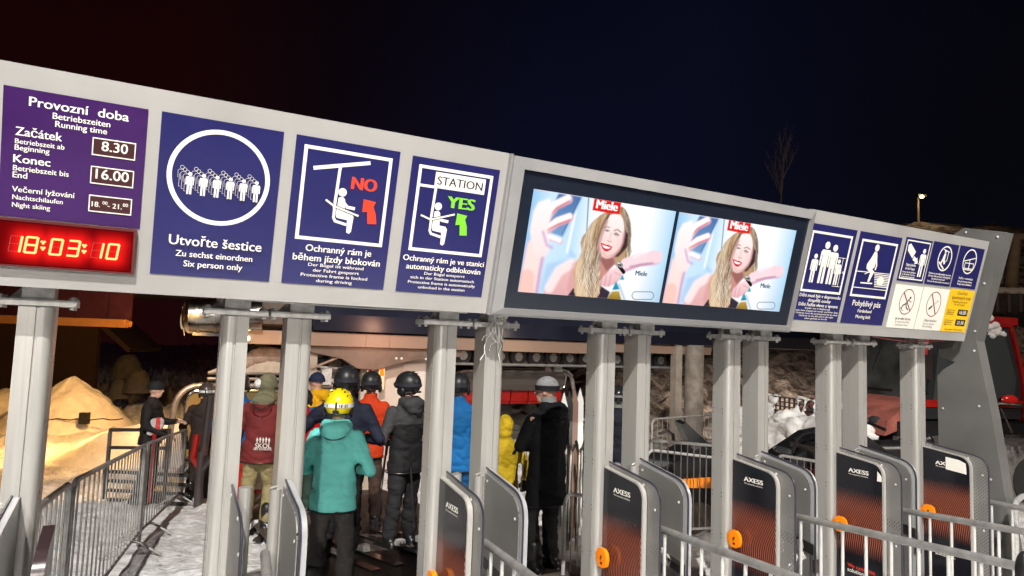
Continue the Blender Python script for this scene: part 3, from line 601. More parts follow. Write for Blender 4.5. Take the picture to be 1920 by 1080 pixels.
line([(908, 718), (946, 768)], .19, (24, 22, 26)); line([(900, 695), (925, 712)], .22, (150, 150, 150)); line([(905, 698), (918, 705)], .12, (50, 54, 58)); line([(896, 690), (915, 696)], .05, (240, 240, 240))
paint([(880, 838), (848, 918), (912, 912)], (40, 178, 196), 1, (20, 130, 160)); paint([(938, 788), (912, 832), (950, 832)], (40, 170, 190)); paint([(845, 930), (905, 925), (925, 1005), (795, 1005)], (196, 166, 76), 1, (150, 120, 40)); line([(905, 870), (950, 1000)], .12, (185, 205, 225), 3)
for k in range(6): line([(830 + 14 * k, 940), (815 + 18 * k, 1000)], .02, (120, 96, 36), 0, .7)
paint([(703, 148), (928, 184), (912, 284), (686, 248)], (226, 34, 30))
pill = [(1035, 932), (1175, 932), (1190, 945), (1197, 963), (1190, 983), (1175, 997), (1035, 997), (1020, 985), (1013, 963), (1020, 945), (1035, 932)]; line(pill, .035, (70, 95, 120))
IMG[:] = IMG * (1 + .05 * (np.random.RandomState(1).rand(SSY, SSX, 1) - .5))
IMG = np.clip(IMG, 0, 1)
SCRM = vcol_emis('screen_picture', 1.12); SCT = emis('screen_text_white', (1, 1, 1), 1.05); SCK = emis('screen_text_dark', srgb(70, 95, 120), 1.)
me = None
for x0, x1 in ((1.402, 2.392), (2.418, 3.452)):
    m_ = MB(); v0, v1 = .142, .707
    m_.v = [S(x0 + (x1 - x0) * i / PW, v1 - (v1 - v0) * j / PH, .0475) for j in range(SSY) for i in range(SSX)]
    m_.f = [[j * SSX + i, (j + 1) * SSX + i, (j + 1) * SSX + i + 1, j * SSX + i + 1] for j in range(PH) for i in range(PW)]; m_.mi = [0] * len(m_.f)
    so = m_.build('screen', SCRM, dsp, fixn=False); put_cols(so, np.concatenate([IMG, np.ones((SSY, SSX, 1))], -1).reshape(-1, 4))
    sg = Sign(x0, v0, x1 - x0, v1 - v0, .0478); a, ya = HZ(718, 225); b_, yb = HZ(893, 243)
    sg.text('W', 'Miele', a, b_, .092, .05); sg.text('K', 'Miele', *[HZ(1042, 790)[0], HZ(1138, 800)[0]], HZ(1090, 797)[1], .04)
    sg.l['W'].build('logo_lettering', SCT, so, fixn=False); sg.l['K'].build('small_lettering', SCK, so, fixn=False)

# ------------------------------------------------------------------ gate posts
def post(right, X, label):
    """aluminium post; the rounded edge looks to the lane"""
    root = empty('gate_post', (X, 0, 0), label, 'post', 'aluminium posts under the gantry')
    w = .118 if not right else .127; sx = -1 if right else 1
    def U(a): return X + (a if not right else w - a)
    prof = [(0, .092), (0, -.020)]
    for k in range(7): t = math.pi / 2 * k / 6; prof.append((.035 - .035 * math.cos(t), -.020 - .036 * math.sin(t)))
    prof += [(.052, -.056), (.054, -.046), (.062, -.046), (.064, -.056), (w, -.056), (w, .092)]
    m = MB(); m.prism([(U(a), b_) for a, b_ in prof], (-.15, 2.03), lambda a, b_, z: (a, b_, z)); m.build('column', ALU, root, smooth=True)
    zs = (2.028, 1.80, 1.52, 1.22, .94, .66, .38)
    for z1, z0 in zip(zs, zs[1:]):
        m = MB(); xa, xb = sorted((U(-.0016), U(.001))); m.box((xa, -.016, z0 + .0016), (xb, .088, z1 - .0016)); m.m = 1; xs = U(-.0018)
        for y in (-.008, .078):
            for z in (z0 + .014, z1 - .014): m.cyl((xs - .0008, y, z), (xs + .0008, y, z), .0042, 6)
        m.build('cover_plate', [ALU, STEEL], root)
    m = MB(); c = X + w / 2; m.box((c - .145, -.075, 2.031), (c + .145, .07, 2.058)); m_fl = m
    for a in (-.128, .128):
        for y in (-.055, .05): m.cyl((c + a, y, 2.018), (c + a, y, 2.075), .009, 6); m.cyl((c + a, y, 2.058), (c + a, y, 2.069), .016, 6)
    m.build('flange_plate', GALV, root)
    m = MB(); m.prism([(-.068, 2.058), (.05, 2.058), (.05, 2.125), (-.068, 2.118)], (c - .055, c + .062), lambda a, b_, x: (x, a, b_)); m.prism([(c - .11, 2.058), (c - .055, 2.058), (c - .055, 2.118)], (-.01, .0), lambda a, b_, y: (a, y, b_)); m.build('bracket', GALV, root)
    return root
LA = post(False, -.055, 'aluminium post second from the left, before the maroon jacket')
RB = post(True, .243, 'aluminium post third from the left, beside the teal jacket')
dup(RB, (-1.1, 0, 0), 'leftmost aluminium post, under the red clock')
lbA = ['post right of the grey and black jacket', 'post right of the person in the black coat', 'post right of the orange snowmobile', 'post right of the snow groomer blade', 'rightmost aluminium post, before the grey end plate']
lbB = ['post with clear tape hanging from its top', 'post left of the orange snowmobile', 'post left of the snow groomer blade', 'post left of the groomer windscreen']
for i in range(1, 6):
    dup(LA, (1.1 * i, 0, 0), 'aluminium ' + lbA[i - 1] if i < 5 else lbA[4])
    if i < 5: dup(RB, (1.1 * i if i < 4 else 4.43, 0, 0), 'aluminium ' + lbB[i - 1])
tp = MB(); rs = random.Random(5)
for k in range(7):
    x0 = 1.375 + rs.random() * .06; pts = [(x0, -.085, 2.085)]
    for j in range(1, 7): pts.append((x0 + (.028 if k % 2 else -.045) * j / 6 * rs.random() * 1.6 - .012 * j / 6, -.088 - .004 * rs.random(), 2.085 - j * .037 * (.6 + .25 * (k % 3))))
    tp.tube(pts, .0032, 5)
for k in range(16): tp.ell((1.375 + rs.random() * .07, -.085 - rs.random() * .02, 2.05 + rs.random() * .07), (.018 * rs.random() + .006, .012, .014), 7, 5)
tag(tp.build('tape_strands', glass('clear_tape', (.75, .75, .72), .55, .2), at_=(1.4, -.085, 2.06), smooth=True), 'torn clear tape hanging from the post between the blue and yellow jackets', 'tape')

# ------------------------------------------------------------------ gate wings
def rounded(y0, z0, y1, z1, r, zb, nseg=8):
    """profile in (y, z): from (y0,z0) sloping to the viewer-side corner (y1, z1) then down"""
    d = Vector((y1 - y0, z1 - z0)).normalized(); st = Vector((y1, z1)) - d * r; en = Vector((y1, z1 - r)); pts = [(y0, zb), (y0, z0), tuple(st)]
    for k in range(1, nseg + 1):
        t = k / nseg; a = st.lerp(Vector((y1, z1)), t); b_ = Vector((y1, z1)).lerp(en, t); pts.append(tuple(a.lerp(b_, t)))
    return pts + [(y1, zb)]
YZ = lambda a, b_, x: (x, a, b_)
am = bpy.data.materials.new('gate_poster'); am.use_nodes = True; n, l = am.node_tree.nodes, am.node_tree.links; b = n['Principled BSDF']; b.inputs['Roughness'].default_value = .12
t = n.new('ShaderNodeTexCoord'); sp = n.new('ShaderNodeSeparateXYZ'); l.new(t.outputs['Object'], sp.inputs[0])
def M2(op, a, b_=None):
    k = n.new('ShaderNodeMath'); k.operation = op
    for i, v in enumerate((a, b_)):
        if v is None: continue
        if isinstance(v, (int, float)): k.inputs[i].default_value = v
        else: l.new(v, k.inputs[i])
    return k.outputs[0]
def ramp(x, a, b_):
    k = n.new('ShaderNodeMapRange'); k.interpolation_type = 'SMOOTHSTEP'; k.inputs[1].default_value = a; k.inputs[2].default_value = b_; l.new(x, k.inputs[0]); return k.outputs[0]
zz = sp.outputs[2]; bend = M2('MULTIPLY', ramp(zz, .95, .58), .13); ph = M2('ADD', M2('ADD', sp.outputs[1], bend), M2('MULTIPLY', ramp(zz, .72, .46), -.03))
st = M2('ADD', M2('MULTIPLY', M2('SINE', M2('MULTIPLY', ph, 390)), .5), .5); st = M2('POWER', st, 1.6)
mask = M2('MULTIPLY', ramp(zz, .95, .80), ramp(zz, .44, .58)); fac = M2('MULTIPLY', st, mask)
mxx = n.new('ShaderNodeMix'); mxx.data_type = 'RGBA'; l.new(fac, mxx.inputs[0]); mxx.inputs[6].default_value = (.008, .008, .012, 1); mxx.inputs[7].default_value = (.36, .098, .052, 1); l.new(mxx.outputs[2], b.inputs['Base Color'])
GW_ = 'gate side panels'
def wingA(p, label, poster=True):
    root = empty('gate_side_panel', (p, 0, 0), label, 'gate panel', GW_)
    if poster:
        m = MB(); m.prism(rounded(-.058, 1.188, -.425, 1.145, .085, .10), (p - .002, p + .003), YZ); m.build('poster_panel', am, root)
        s = Sign(-.425, .10, .367, 1.09, .0026, lambda a, b_, o: (p - o, -.483 - a, b_))
        s.x0 = -.425; s.w = .367
        def Z(z): return 1 - (z - .10) / 1.09
        s.text('W', 'AXESS', .28, .72, Z(1.062), .045, .027); s.text('W', 'We customize solutions.', .28, .72, Z(1.043), .0, .0105)
        s.text('R', 'We customize', .25, .85, Z(.36), .012); s.text('W', 'solutions.', .25, .68, Z(.325), .012); s.build(root, MT)
        m = MB(); m.prism(rounded(-.057, 1.196, -.437, 1.153, .09, .08), (p + .003, p + .030), YZ); m.build('panel_core', ALUD, root, smooth=True)
        m = MB(); q = [(.052 * math.cos(t), .066 * math.sin(t)) for t in [math.pi * k / 8 - .35 for k in range(9)]]
        pr = [(-.095, .735), (-.145, .735), (-.175, .715), (-.187, .68), (-.187, .65), (-.175, .615), (-.15, .60), (-.095, .60), (-.075, .62), (-.075, .715)]
        pr = [(-.130 + (a + .130) * .82, .665 + (b_ - .665) * .82) for a, b_ in pr]
        m.prism(pr, (p - .060, p - .034), YZ); m.box((p - .05, -.10, .64), (p - .035, -.057, .69)); rd = m.build('card_reader', ORANGE, root)
        m = MB(); m.prism([(-.125, .685), (-.138, .68), (-.130, .665), (-.122, .655), (-.135, .65), (-.115, .66)], (p - .0612, p - .0598), YZ)
        m.prism([(-.14, .645), (-.12, .645), (-.12, .632), (-.14, .632)], (p - .0612, p - .0598), YZ); m.build('reader_symbol', BLACK, rd)
    m = MB(); m.prism(rounded(-.06, 1.222, -.545, 1.163, .11, .05), (p + .034, p + .040), YZ); pp = m.build('perforated_plate', PERF, root)
    m = MB()
    for a, b_ in ((-.10, 1.185), (-.505, 1.03), (-.505, .60), (-.40, 1.15)): m = MB(); m.ell((p + .0325, a, b_), (.004, .009, .009), 8, 6); m.build('rivet', GALV, pp)
    m = MB(); q = rounded(-.06, 1.224, -.547, 1.165, .11, .05)[1:]; m.tube([(p + .037, a, b_) for a, b_ in q], .0062, 6); m.build('panel_edge', mat('edge_seal', (.03, .03, .045), .3), root, smooth=True)
    m = MB(); m.box((p + .004, -.052, 1.15), (p + .060, .06, 1.212)); m.cyl((p + .10, -.04, .1), (p + .10, -.04, 1.205), .032, 12); m.build('pivot', ALU, root, smooth=True)
    return root
def wingB(p, label):
    X = p + .30; root = empty('gate_side_panel', (X, 0, 0), label, 'gate panel', GW_)
    m = MB(); m.prism(rounded(-.06, 1.205, -.475, 1.140, .11, .05), (X - .03, X - .024), YZ); pp = m.build('perforated_plate', PERF, root)
    m = MB()
    for a, b_ in ((-.095, 1.165), (-.435, 1.04), (-.435, .60)): m = MB(); m.ell((X - .0315, a, b_), (.004, .009, .009), 8, 6); m.build('rivet', GALV, pp)
    m = MB(); m.prism(rounded(-.05, 1.228, -.500, 1.158, .12, .05), (X - .016, X + .012), YZ); m.build('panel_trim', mat('trim_plate', (.42, .43, .445), .35, .3, var=.1), root, smooth=True)
    m = MB(); q = rounded(-.05, 1.233, -.504, 1.163, .12, .05)[1:]; m.tube([(X - .018, a, b_) for a, b_ in q], .0055, 6); m.build('panel_edge', MATS['edge_seal'], root, smooth=True)
    m = MB(); m.box((X - .03, -.515, .52), (X + .02, -.492, .60)); m.prism([(-.50, .70), (-.06, .76), (-.06, .70), (-.50, .63)], (X - .034, X - .031), YZ); m.build('bracket', STEEL, root)
    m = MB(); m.cyl((X - .06, -.045, .1), (X - .06, -.045, 1.19), .028, 12); m.cyl((X - .09, -.06, 1.196), (X - .02, -.045, 1.21), .006, 6); m.build('pivot', ALU, root, smooth=True)
    return root
WA = wingA(1.1, 'black poster gate panel furthest left, in front of the grey and black jacket')
for i, t_ in ((1, 'black poster gate panel second from the left, by the black coat'), (2, 'black poster gate panel right of the orange snowmobile'), (3, 'black poster gate panel with a torn white corner sticker, second from the right'), (4, 'black poster gate panel furthest right, partly covered by a white sticker')):
    dup(WA, (1.1 * i + (.02 if i == 4 else 0), 0, 0), t_)
for p, t_, q in ((4.4, 'small torn white sticker on the corner of the second poster panel from the right', [(-.395, 1.105), (-.425, 1.07), (-.425, 1.035), (-.392, 1.035)]), (5.52, 'white torn sticker covering part of the rightmost gate poster', [(-.245, 1.135), (-.35, 1.125), (-.40, 1.105), (-.405, 1.02), (-.245, 1.035)])):
    m = MB(); m.prism(q, (p - .0065, p - .0035), YZ); tag(m.build('sticker', WHITE, at_=(p, -.35, 1.07)), t_, 'sticker')
WB = wingB(0., 'plain grey gate panel beside the teal jacket')
for i, t_ in ((1, 'plain grey gate panel before the black coat'), (2, 'plain grey gate panel left of the orange snowmobile lane'), (3, 'plain grey gate panel below the groomer blade'), (4, 'plain grey gate panel second from the right end')): dup(WB, (1.1 * i, 0, 0), t_)
def splash(o, X, seed):
    rs = random.Random(seed)
    for k in range(9):
        m = MB(); y, z = -.12 - .30 * rs.random(), .42 + .28 * rs.random() ** 1.5; R_ = .012 + .03 * rs.random(); n_ = 11
        pr = [(y + R_ * rs.uniform(.6, 1.1) * math.cos(2 * math.pi * i / n_), z + R_ * rs.uniform(.6, 1.6) * math.sin(2 * math.pi * i / n_)) for i in range(n_)]
        m.prism(pr, (X - .0345, X - .0305), YZ); m.build('snow_splash', SNOWC, o)
for o in [q for q in COL.objects if q.name.startswith('gate_side_panel') and 'plain grey gate panel' in q['label']]:
    k = round((o.location.x - .3) / 1.1)
    if k in (1, 2, 3): splash(o, o.location.x, 20 + k)
W0 = wingA(0., 'perforated gate panel with blue edge in front of the maroon jacket', False)
dup(WB, (-1.1, 0, 0), 'plain grey gate panel at the far left under the red clock')
m = MB(); m.prism(rounded(-.05, 1.10, -.30, 1.02, .1, .5), (-.70, -.655), YZ); tag(m.build('gate_flap', mat('flap_dark', (.035, .02, .022), .25, var=.2), at_=(-.68, -.1, .8), smooth=True), 'dark glossy gate flap hanging beside the leftmost post', 'gate flap')

# ------------------------------------------------------------------ barriers
def barrier(a, b_, h, nb, label, group, legs=True, r=.019, mt=GALV, drop=.16, rb=.0065):
    """crowd barrier between ground points a and b: rounded tube frame with upright bars"""
    a, b_ = Vector(a), Vector(b_); root = empty('crowd_barrier', (a + b_) / 2, label, 'barrier', group); d = (b_ - a); L = d.length; u = d / L; Zv = Vector((0, 0, 1)); rr = .11
    top = []
    for k in range(6): t = math.pi / 2 * k / 5; top.append(a + u * (rr - rr * math.cos(t)) + Zv * (h - rr + rr * math.sin(t)))
    for k in range(6): t = math.pi / 2 * k / 5; top.append(b_ - u * (rr - rr * math.sin(t)) + Zv * (h - rr + rr * math.cos(t)))
    m = MB(); m.tube([a + Zv * .02] + top + [b_ + Zv * .02], r, 8); m.cyl(a + Zv * drop, b_ + Zv * drop, r * .8, 8); m.build('frame', mt, root, smooth=True)
    m = MB()
    for k in range(1, nb + 1):
        p = a + u * (L * k / (nb + 1)); m.cyl(p + Zv * drop, p + Zv * (h - .005), rb, 6)
    m.build('upright_bars', GALVD, root, smooth=True)
    if legs:
        v = u.cross(Zv)
        for q in (.15, .85): m = MB(); p = a + u * L * q; m.tube([p - v * .28 + Zv * .01, p - v * .05 + Zv * drop, p + v * .05 + Zv * drop, p + v * .28 + Zv * .01], r * .8, 6); m.build('foot', mt, root, smooth=True)
    return root
def G(x, y, up=0.): return Vector((x, y, gz(x, y, False) + up))
BG = 'barriers along the left snow path'
barrier(G(-.80, .10), G(-.745, 1.50), 1.10, 8, 'short grey steel barrier behind the leftmost post', BG, mt=GALVD)
barrier(G(-.735, 1.58), G(-.36, 4.9), 1.10, 19, 'long grey steel barrier along the left path, nearer section', BG, mt=GALVD)
barrier(G(-.35, 4.96), G(.166, 8.12), 1.10, 18, 'long grey steel barrier along the left path, far red lit section', BG, mt=GALVD)
RG = 'queue rails in front of the gates'
def rail(x, y0, z0, dz, L, label, n):
    d = Vector((-.115, -.985, dz)); a = Vector((x, y0, z0)); root = empty('queue_rail', a, label, 'railing', RG); m = MB(); e_ = a + d * L
    m.tube([a, e_], .0215, 10); m.tube([a - Vector((0, 0, .78)), e_ - Vector((0, 0, .78))], .017, 8); m.build('handrail', GALVD, root, smooth=True)
    m = MB()
    for k in range(n): p = a + d * (.10 + (L - .1) * k / n); m.cyl(p - Vector((0, 0, .78)), p - Vector((0, 0, .01)), .0095, 8)
    m.build('upright_bars', mat('bar_white_zinc', (.68, .68, .66), .4, .4, var=.12), root, smooth=True)
rail(.17, -.30, .96, .07, 1.55, 'sloping queue rail between the second and third posts', 10)
rail(1.27, -.30, .895, .05, 2.4, 'sloping queue rail before the grey panel by the black coat', 14)
rail(2.36, -.36, .888, .065, 2.5, 'sloping queue rail below the orange card reader in the middle', 14)
rail(3.46, -.40, .875, .083, 2.6, 'sloping queue rail crossing in front of the second black poster from right', 15)
rail(4.57, -.43, .828, .085, 2.6, 'sloping queue rail crossing in front of the rightmost black poster', 16)
rail(5.66, -.42, .812, .03, 2.6, 'sloping queue rail at the grey end plate', 16)
m = MB(); m.tube([(5.78, -.62, -.05), (5.78, -.62, .80)] + [(5.78, -.62 - .18 * (1 - math.cos(t)), .80 + .12 * math.sin(t)) for t in (.4, .8, 1.2, 1.57)] + [(5.78, -.95 - .10 * math.sin(t), .92 - .12 * (1 - math.cos(t))) for t in (0, .5, 1., 1.57)] + [(5.78, -1.05, -.05)], .022, 10)
tag(m.build('barrier_hoop', GALV, at_=(5.78, -.8, 0), smooth=True), 'bent galvanised hoop in front of the grey end plate', 'railing')
q = at(1921, 1075, 2.3); m = MB(); m.ell(q, (.028, .028, .075), 16, 12); m.cyl(q - Vector((0, 0, .9)), q, .022, 12); tag(m.build('dark_edge_object', BLACK, at_=q, smooth=True), 'black rounded object at the right picture edge', 'post')  # stand-in on a stem for an unidentified dark rounded object
# ------------------------------------------------------------------ lift station
def tri(a, b_, c): return (Vector(a), Vector(b_), Vector(c))
st_ = empty('lift_station', (6, 10, -.85), 'low dark chairlift station roof with a pale lit eave band and white wall', 'lift station')
m = MB(); m.prism([(9.35, 2.04), (9.25, 2.35), (9.6, 3.1), (11, 3.5), (17, 3.5), (17, 2.04)], (2.25, 17.5), YZ); m.build('roof', NAVY, st_)
for xa, xb in ((1.06, 2.2), (2.205, 3.30), (3.305, 3.78), (3.785, 6.2), (6.205, 8.55), (8.555, 12.4)):
    m = MB(); t0 = 2.0; m.prism([(9.50, 1.745 if xb < 9 else 1.80), (9.46, t0), (9.9, t0), (9.9, 1.745 if xb < 9 else 1.80)], (xa, xb), YZ); m.build('eave_panel', CREAM, st_)
m = MB(); m.prism([(9.7, 2.04), (9.45, 2.12), (9.5, 2.9), (15, 2.9), (15, 2.04)], (.55, 2.24), YZ); m.build('end_hood', mat('hood_brown', (.09, .06, .045), .5, var=.3), st_)
m = MB(); m.box((3.42, 10.1, -.95), (5.35, 10.25, 1.745)); m.build('wall', mat('station_wall', (.66, .56, .48), .55, var=.06, vscale=1.), st_)
m = MB(); m.box((1.9, 15.5, -1), (3.6, 15.7, 2.1)); m.build('dark_backdrop', mat('backdrop_black', (.007, .005, .005), .95, spec=.05), st_)  # dark sheet added for the unlit opening under the station roof
m = MB(); m.prism([(1.9, 1.735), (5.4, 1.735), (5.4, 1.60), (4.3, 1.50), (3.55, 1.30), (3.2, 1.32), (2.9, 1.5), (1.9, 1.69)], (9.62, 9.9), lambda a, b_, w: (a, w, b_)); m.build('ceiling_beam', mat('beam_brown', (.16, .11, .085), .5, var=.2), st_)
for xa in (3.98, 4.09, 4.62, 4.72):
    m = MB(); m.cyl((xa, 9.60, 1.535), (xa, 9.64, 1.535), .022, 10); m.build('spotlight', emis('spot_small', (1, .85, .65), 1.1), st_)
m = MB(); m.box((4.30, 10.085, .62), (4.78, 10.099, 1.42)); nt = m.build('notice', mat('paper', (.74, .68, .62), .5), st_)
s = Sign(4.30, .62, .48, .80, .0, lambda a, b_, o: (a, 10.0845 - o, b_)); s.text('K', 'LIFT', .30, .70, .36, .03)
for k in range(7): s.rect('K', .15, .52 + .055 * k, .80 - .07 * (k % 3), .527 + .055 * k)
s.build(nt, dict(K=mat('print_grey', (.22, .2, .19), .5)))
for xa, ya, w in ((2.30, 9.75, .14), (2.9, 10.6, .22), (1.92, 10.2, .16), (11.15, 9.4, .20), (1.45, 10.6, .12)):
    m = MB(); m.box((xa, ya, -1), (xa + w, ya + w, 1.74 if xa < 9 else 2.04)); m.build('column', mat('column_beige', (.36, .31, .26), .5, var=.2), st_)
m = MB(); m.cyl((11.75, 9.4, -1), (11.75, 9.4, 2.04), .24, 20); m.build('round_column', mat('concrete', (.30, .26, .22), .75, var=.35, vscale=5, bump=.3), st_, smooth=True)
m = MB(); m.tube([(2.32, 9.7, 1.30), (2.95, 9.7, 1.58)], .025, 6); m.build('strut', CREAM, st_)
for xa in (1.12, 1.76):
    m = MB(); m.ell((xa, 9.42, 1.84), (.035, .03, .045), 10, 8); m.build('lamp', emis('lamp_warm', (1, .74, .38), 6), st_, smooth=True)
for k, (xa, c) in enumerate(((3.42, REDP), (3.66, ORANGE))):
    m = MB(); m.box((xa, 9.7, .9), (xa + .12, 9.74, 1.36)); m.m = 1; m.box((xa + .02, 9.69, 1.18), (xa + .10, 9.698, 1.33)); m.build('ski_rack_board', [mat('ski_pale', (.75, .68, .45), .4), c], st_)
for k in range(14):
    xa = 5.6 + .46 * k; m = MB(); m.cyl((xa, 9.95, 1.62), (xa, 10.10, 1.62), .20, 16); m.m = 1; m.cyl((xa, 9.93, 1.62), (xa, 9.949, 1.62), .10, 12); m.build('drive_tyre', [RUBBER, GALVD], st_, smooth=True)
for k in range(5):
    xa = .9 + .55 * k; m = MB(); m.cyl((xa, 10.1, 1.60), (xa, 10.25, 1.60), .20, 16); m.m = 1; m.cyl((xa, 10.08, 1.60), (xa, 10.099, 1.60), .10, 12); m.build('drive_tyre', [RUBBER, GALVD], st_, smooth=True)
m = MB(); m.tube([(5.3, 9.9, 1.44), (12, 9.9, 1.44)], .03, 6); m.build('guide_pipe', GALVD, st_, smooth=True)
# loading platform kerb
m = MB(); m.prism([(.38, 8.72), (2.95, 7.35), (3.0, 7.45), (.43, 8.82)], (-.85, -.28), lambda a, b_, z: (a, b_, z)); kb = empty('loading_board', (1.6, 8, -.7), 'pale padded board in front of the chair loading place', 'padded board')
m.build('padding', mat('pad_pale', (.66, .53, .40), .6, var=.2, vscale=4, bump=.4, bscale=4), kb)
m = MB(); m.prism([(.38, 8.712), (2.95, 7.342), (2.95, 7.35), (.38, 8.72)], (-.86, -.60), lambda a, b_, z: (a, b_, z)); m.build('red_base', mat('pad_red', srgb(150, 50, 36), .6, var=.3, vscale=6), kb)
# conveyor
m = MB(); N = 26
for k in range(N + 1):
    y = .9 + 7.0 * k / N; sh = -.02 * y
    for x in (.95, 3.25): m.v.append(Vector((x + sh, y, gz(x, y, False) + .075)))
m.f = [[2 * k, 2 * k + 1, 2 * k + 3, 2 * k + 2] for k in range(N)]; m.mi = [0] * N
tag(m.build('conveyor_belt', mat('belt', (.10, .075, .058), .75, var=.75, vscale=2.3, bump=.5, bscale=14, stretch=(3.0, .5, 1)), at_=(2, 4, -.3)), 'dirty brown moving belt that the waiting skiers stand on', 'moving belt')
# drum under the eave at the left
dr = empty('motor_drum', at(392, 597, 12), 'shiny ribbed metal drum hanging near the leftmost lamp', 'drum'); c = at(392, 592, 12); ax = (RT * .92 + FW * .3).normalized()
m = MB()
for a, b_, ra, rb2 in ((-.42, -.36, .20, .29), (-.36, -.30, .29, .32), (-.30, -.18, .31, .31), (-.18, -.14, .335, .335), (-.14, .10, .315, .315), (.10, .14, .335, .335), (.14, .42, .315, .315), (.42, .46, .335, .335), (.46, .9, .315, .315)): m.cone(c + ax * a, ra, c + ax * b_, rb2, 26)
m.build('casing', CHROME, dr, smooth=True)
m = MB(); m.box(tuple(c + Vector((-.25, -.1, -.36))), tuple(c + Vector((.8, .3, -.30)))); m.build('base_plate', STEEL, dr)
m = MB(); m.ell(c + RT * -.47 - UP * .08, (.045, .06, .17), 10, 8); m.cone(c + RT * -.46 - UP * .2, .02, c + RT * -.44 - UP * .36, .002, 6); m.build('ice', mat('ice_lit', (.8, .72, .5), .3), dr, smooth=True)

# chairs of the lift
def chair(o, wdt, label, bubble, seat, number, bc=.66, bh=.62):
    root = empty('chairlift_chair', o, label, 'chairlift chair', 'chairs of the six seater lift'); x0, x1 = o.x - wdt / 2, o.x + wdt / 2; y, z = o.y, o.z
    m = MB(); hp = [(x0 - .02, y, z - .1), (x0, y, z + .5), (x0 + .04, y + .02, z + .95)]
    for k in range(1, 7): t = math.pi / 2 * k / 6; hp.append((x0 + .04 + .42 * (1 - math.cos(t)) * .9, y + .02, z + .95 + .42 * math.sin(t)))
    hp2 = [(2 * o.x - a, b_, c_) for a, b_, c_ in reversed(hp)]; m.tube(hp + hp2, .055, 10)
    for zz in (1.49, 1.60): m.tube([(x0 + .55, y + .05, z + zz), (x1 - .55, y + .05, z + zz)], .035, 8)
    for xa in (x0 + .8, x1 - .8): m.box((xa - .09, y - .09, z + 1.38), (xa + .09, y + .09, z + 1.66))
    m.build('frame', mat('chair_frame', (.30, .26, .23), .35, .6, var=.3), root, smooth=True)
    m = MB(); pr = []
    w2 = wdt / 2 - .22
    def rr(w, h, r, zc):
        q = []
        for cx, cz, a0 in ((w - r, zc + h - r, 0), (-w + r, zc + h - r, 1), (-w + r, zc - h + r, 2), (w - r, zc - h + r, 3)):
            for k in range(6): t = math.pi / 2 * (a0 + k / 5); q.append((cx + r * math.cos(t), cz + r * math.sin(t)))
        return q
    q = rr(w2, bh, .20, z + bc); N = len(q); 
    m.prism([(o.x + a, b_) for a, b_ in q], (y + .10, y + .13), lambda a, b_, w: (a, w - .18 * max(0, (b_ - z - .6)) ** 2, b_)); bb = m.build('bubble', bubble, root, smooth=False)
    m = MB(); m.tube([(o.x + a, y + .09 - .18 * max(0, (b_ - z - .6)) ** 2, b_) for a, b_ in q], .025, 6, True); m.build('bubble_rim', CHROME, bb, smooth=True)
    for k in range(6):
        xa = x0 + .22 + (wdt - .44) * k / 6; m = MB(); m.box((xa + .02, y + .25, z - .02), (xa + (wdt - .44) / 6 - .02, y + .75, z + .10)); m.box((xa + .02, y + .20, z + .10), (xa + (wdt - .44) / 6 - .02, y + .30, z + .55)); m.build('seat', seat, root)
    m = MB(); m.prism([(o.x - 1.05, z + 1.62), (o.x - .25, z + 2.0), (o.x + .25, z + 2.0), (o.x + 1.05, z + 1.62)], (y + .0, y + .06), lambda a, b_, w: (a, w, b_)); pl = m.build('hanger_plate', mat('hanger_beige', (.46, .39, .31), .5, .2, var=.2), root)
    for sx in (-.55, .55):
        m = MB(); m.prism([(o.x + sx - .09, z + 1.70), (o.x + sx + .09, z + 1.70), (o.x + sx, z + 1.82)], (y - .006, y - .002), lambda a, b_, w: (a, w, b_)); m.build('warning_triangle', BLACK, pl)
    m = MB(); m.tube([(o.x + .1, y + .03, z + 1.9), (o.x + .45, y + .03, z + 2.25), (o.x + .62, y + .03, z + 2.7), (o.x + .62, y + .03, z + 3.3)], .05, 8); m.build('hanger_arm', GALV, root, smooth=True)
    m = MB(); m.box((x1 - .62, y - .1, z + 1.40), (x1 - .42, y + .1, z + 1.72)); m.tube([(x1 - .7, y, z + 1.75), (x1 - .3, y, z + 1.72)], .02, 6); m.tube([(x1 - .45, y - .05, z + 1.5), (x1 - .2, y, z + 1.42), (x1 - .05, y + .02, z + 1.2)], .035, 6); m.build('latch', GALV, root)
    if number:
        xa = x0 + 1.93; m = MB(); m.box((xa, y - .08, z + 1.66), (xa + .15, y - .07, z + 1.80)); nb = m.build('number_plate', WHITE, root)
        s = Sign(xa, z + 1.66, .15, .14, 0, lambda a, b_, o_: (a, y - .0805 - o_, b_)); s.text('K', number, .22, .80, .78, .03); s.build(nb, MT)
        m = MB()
        for k in range(22): a = random.random(); m.ell((x0 + .95 + 1.3 * a, y + .05, z + 1.66 + .30 * math.sin(a * 3.1)), (.16, .10, .12 * (1 - abs(a - .4)) + .05), 9, 7)
        m.build('snow_cap', mat('snow_reddish', (.34, .25, .20), .8, var=.4, bump=.6), root, smooth=True)  # cap in a reddish brown snow colour
    return root
BUBY = glass('bubble_amber', (.20, .145, .06), .90, .12); BUBD = glass('bubble_smoke', (.10, .085, .075), .80, .12)
c = at(316, 840, 12); chair(Vector((c.x + 1.6, c.y - .1, -.42)), 3.2, 'amber bubble chair number 18 waiting at the loading place', BUBY, BLACK, '18')
c = at(985, 700, 15.5); c2 = chair(Vector((c.x - .1, c.y + .3, .50)), 3.3, 'smoky bubble chair with red seat leaving behind the yellow jacket', BUBD, REDP, None, .98, .38); c2.scale.z = .56

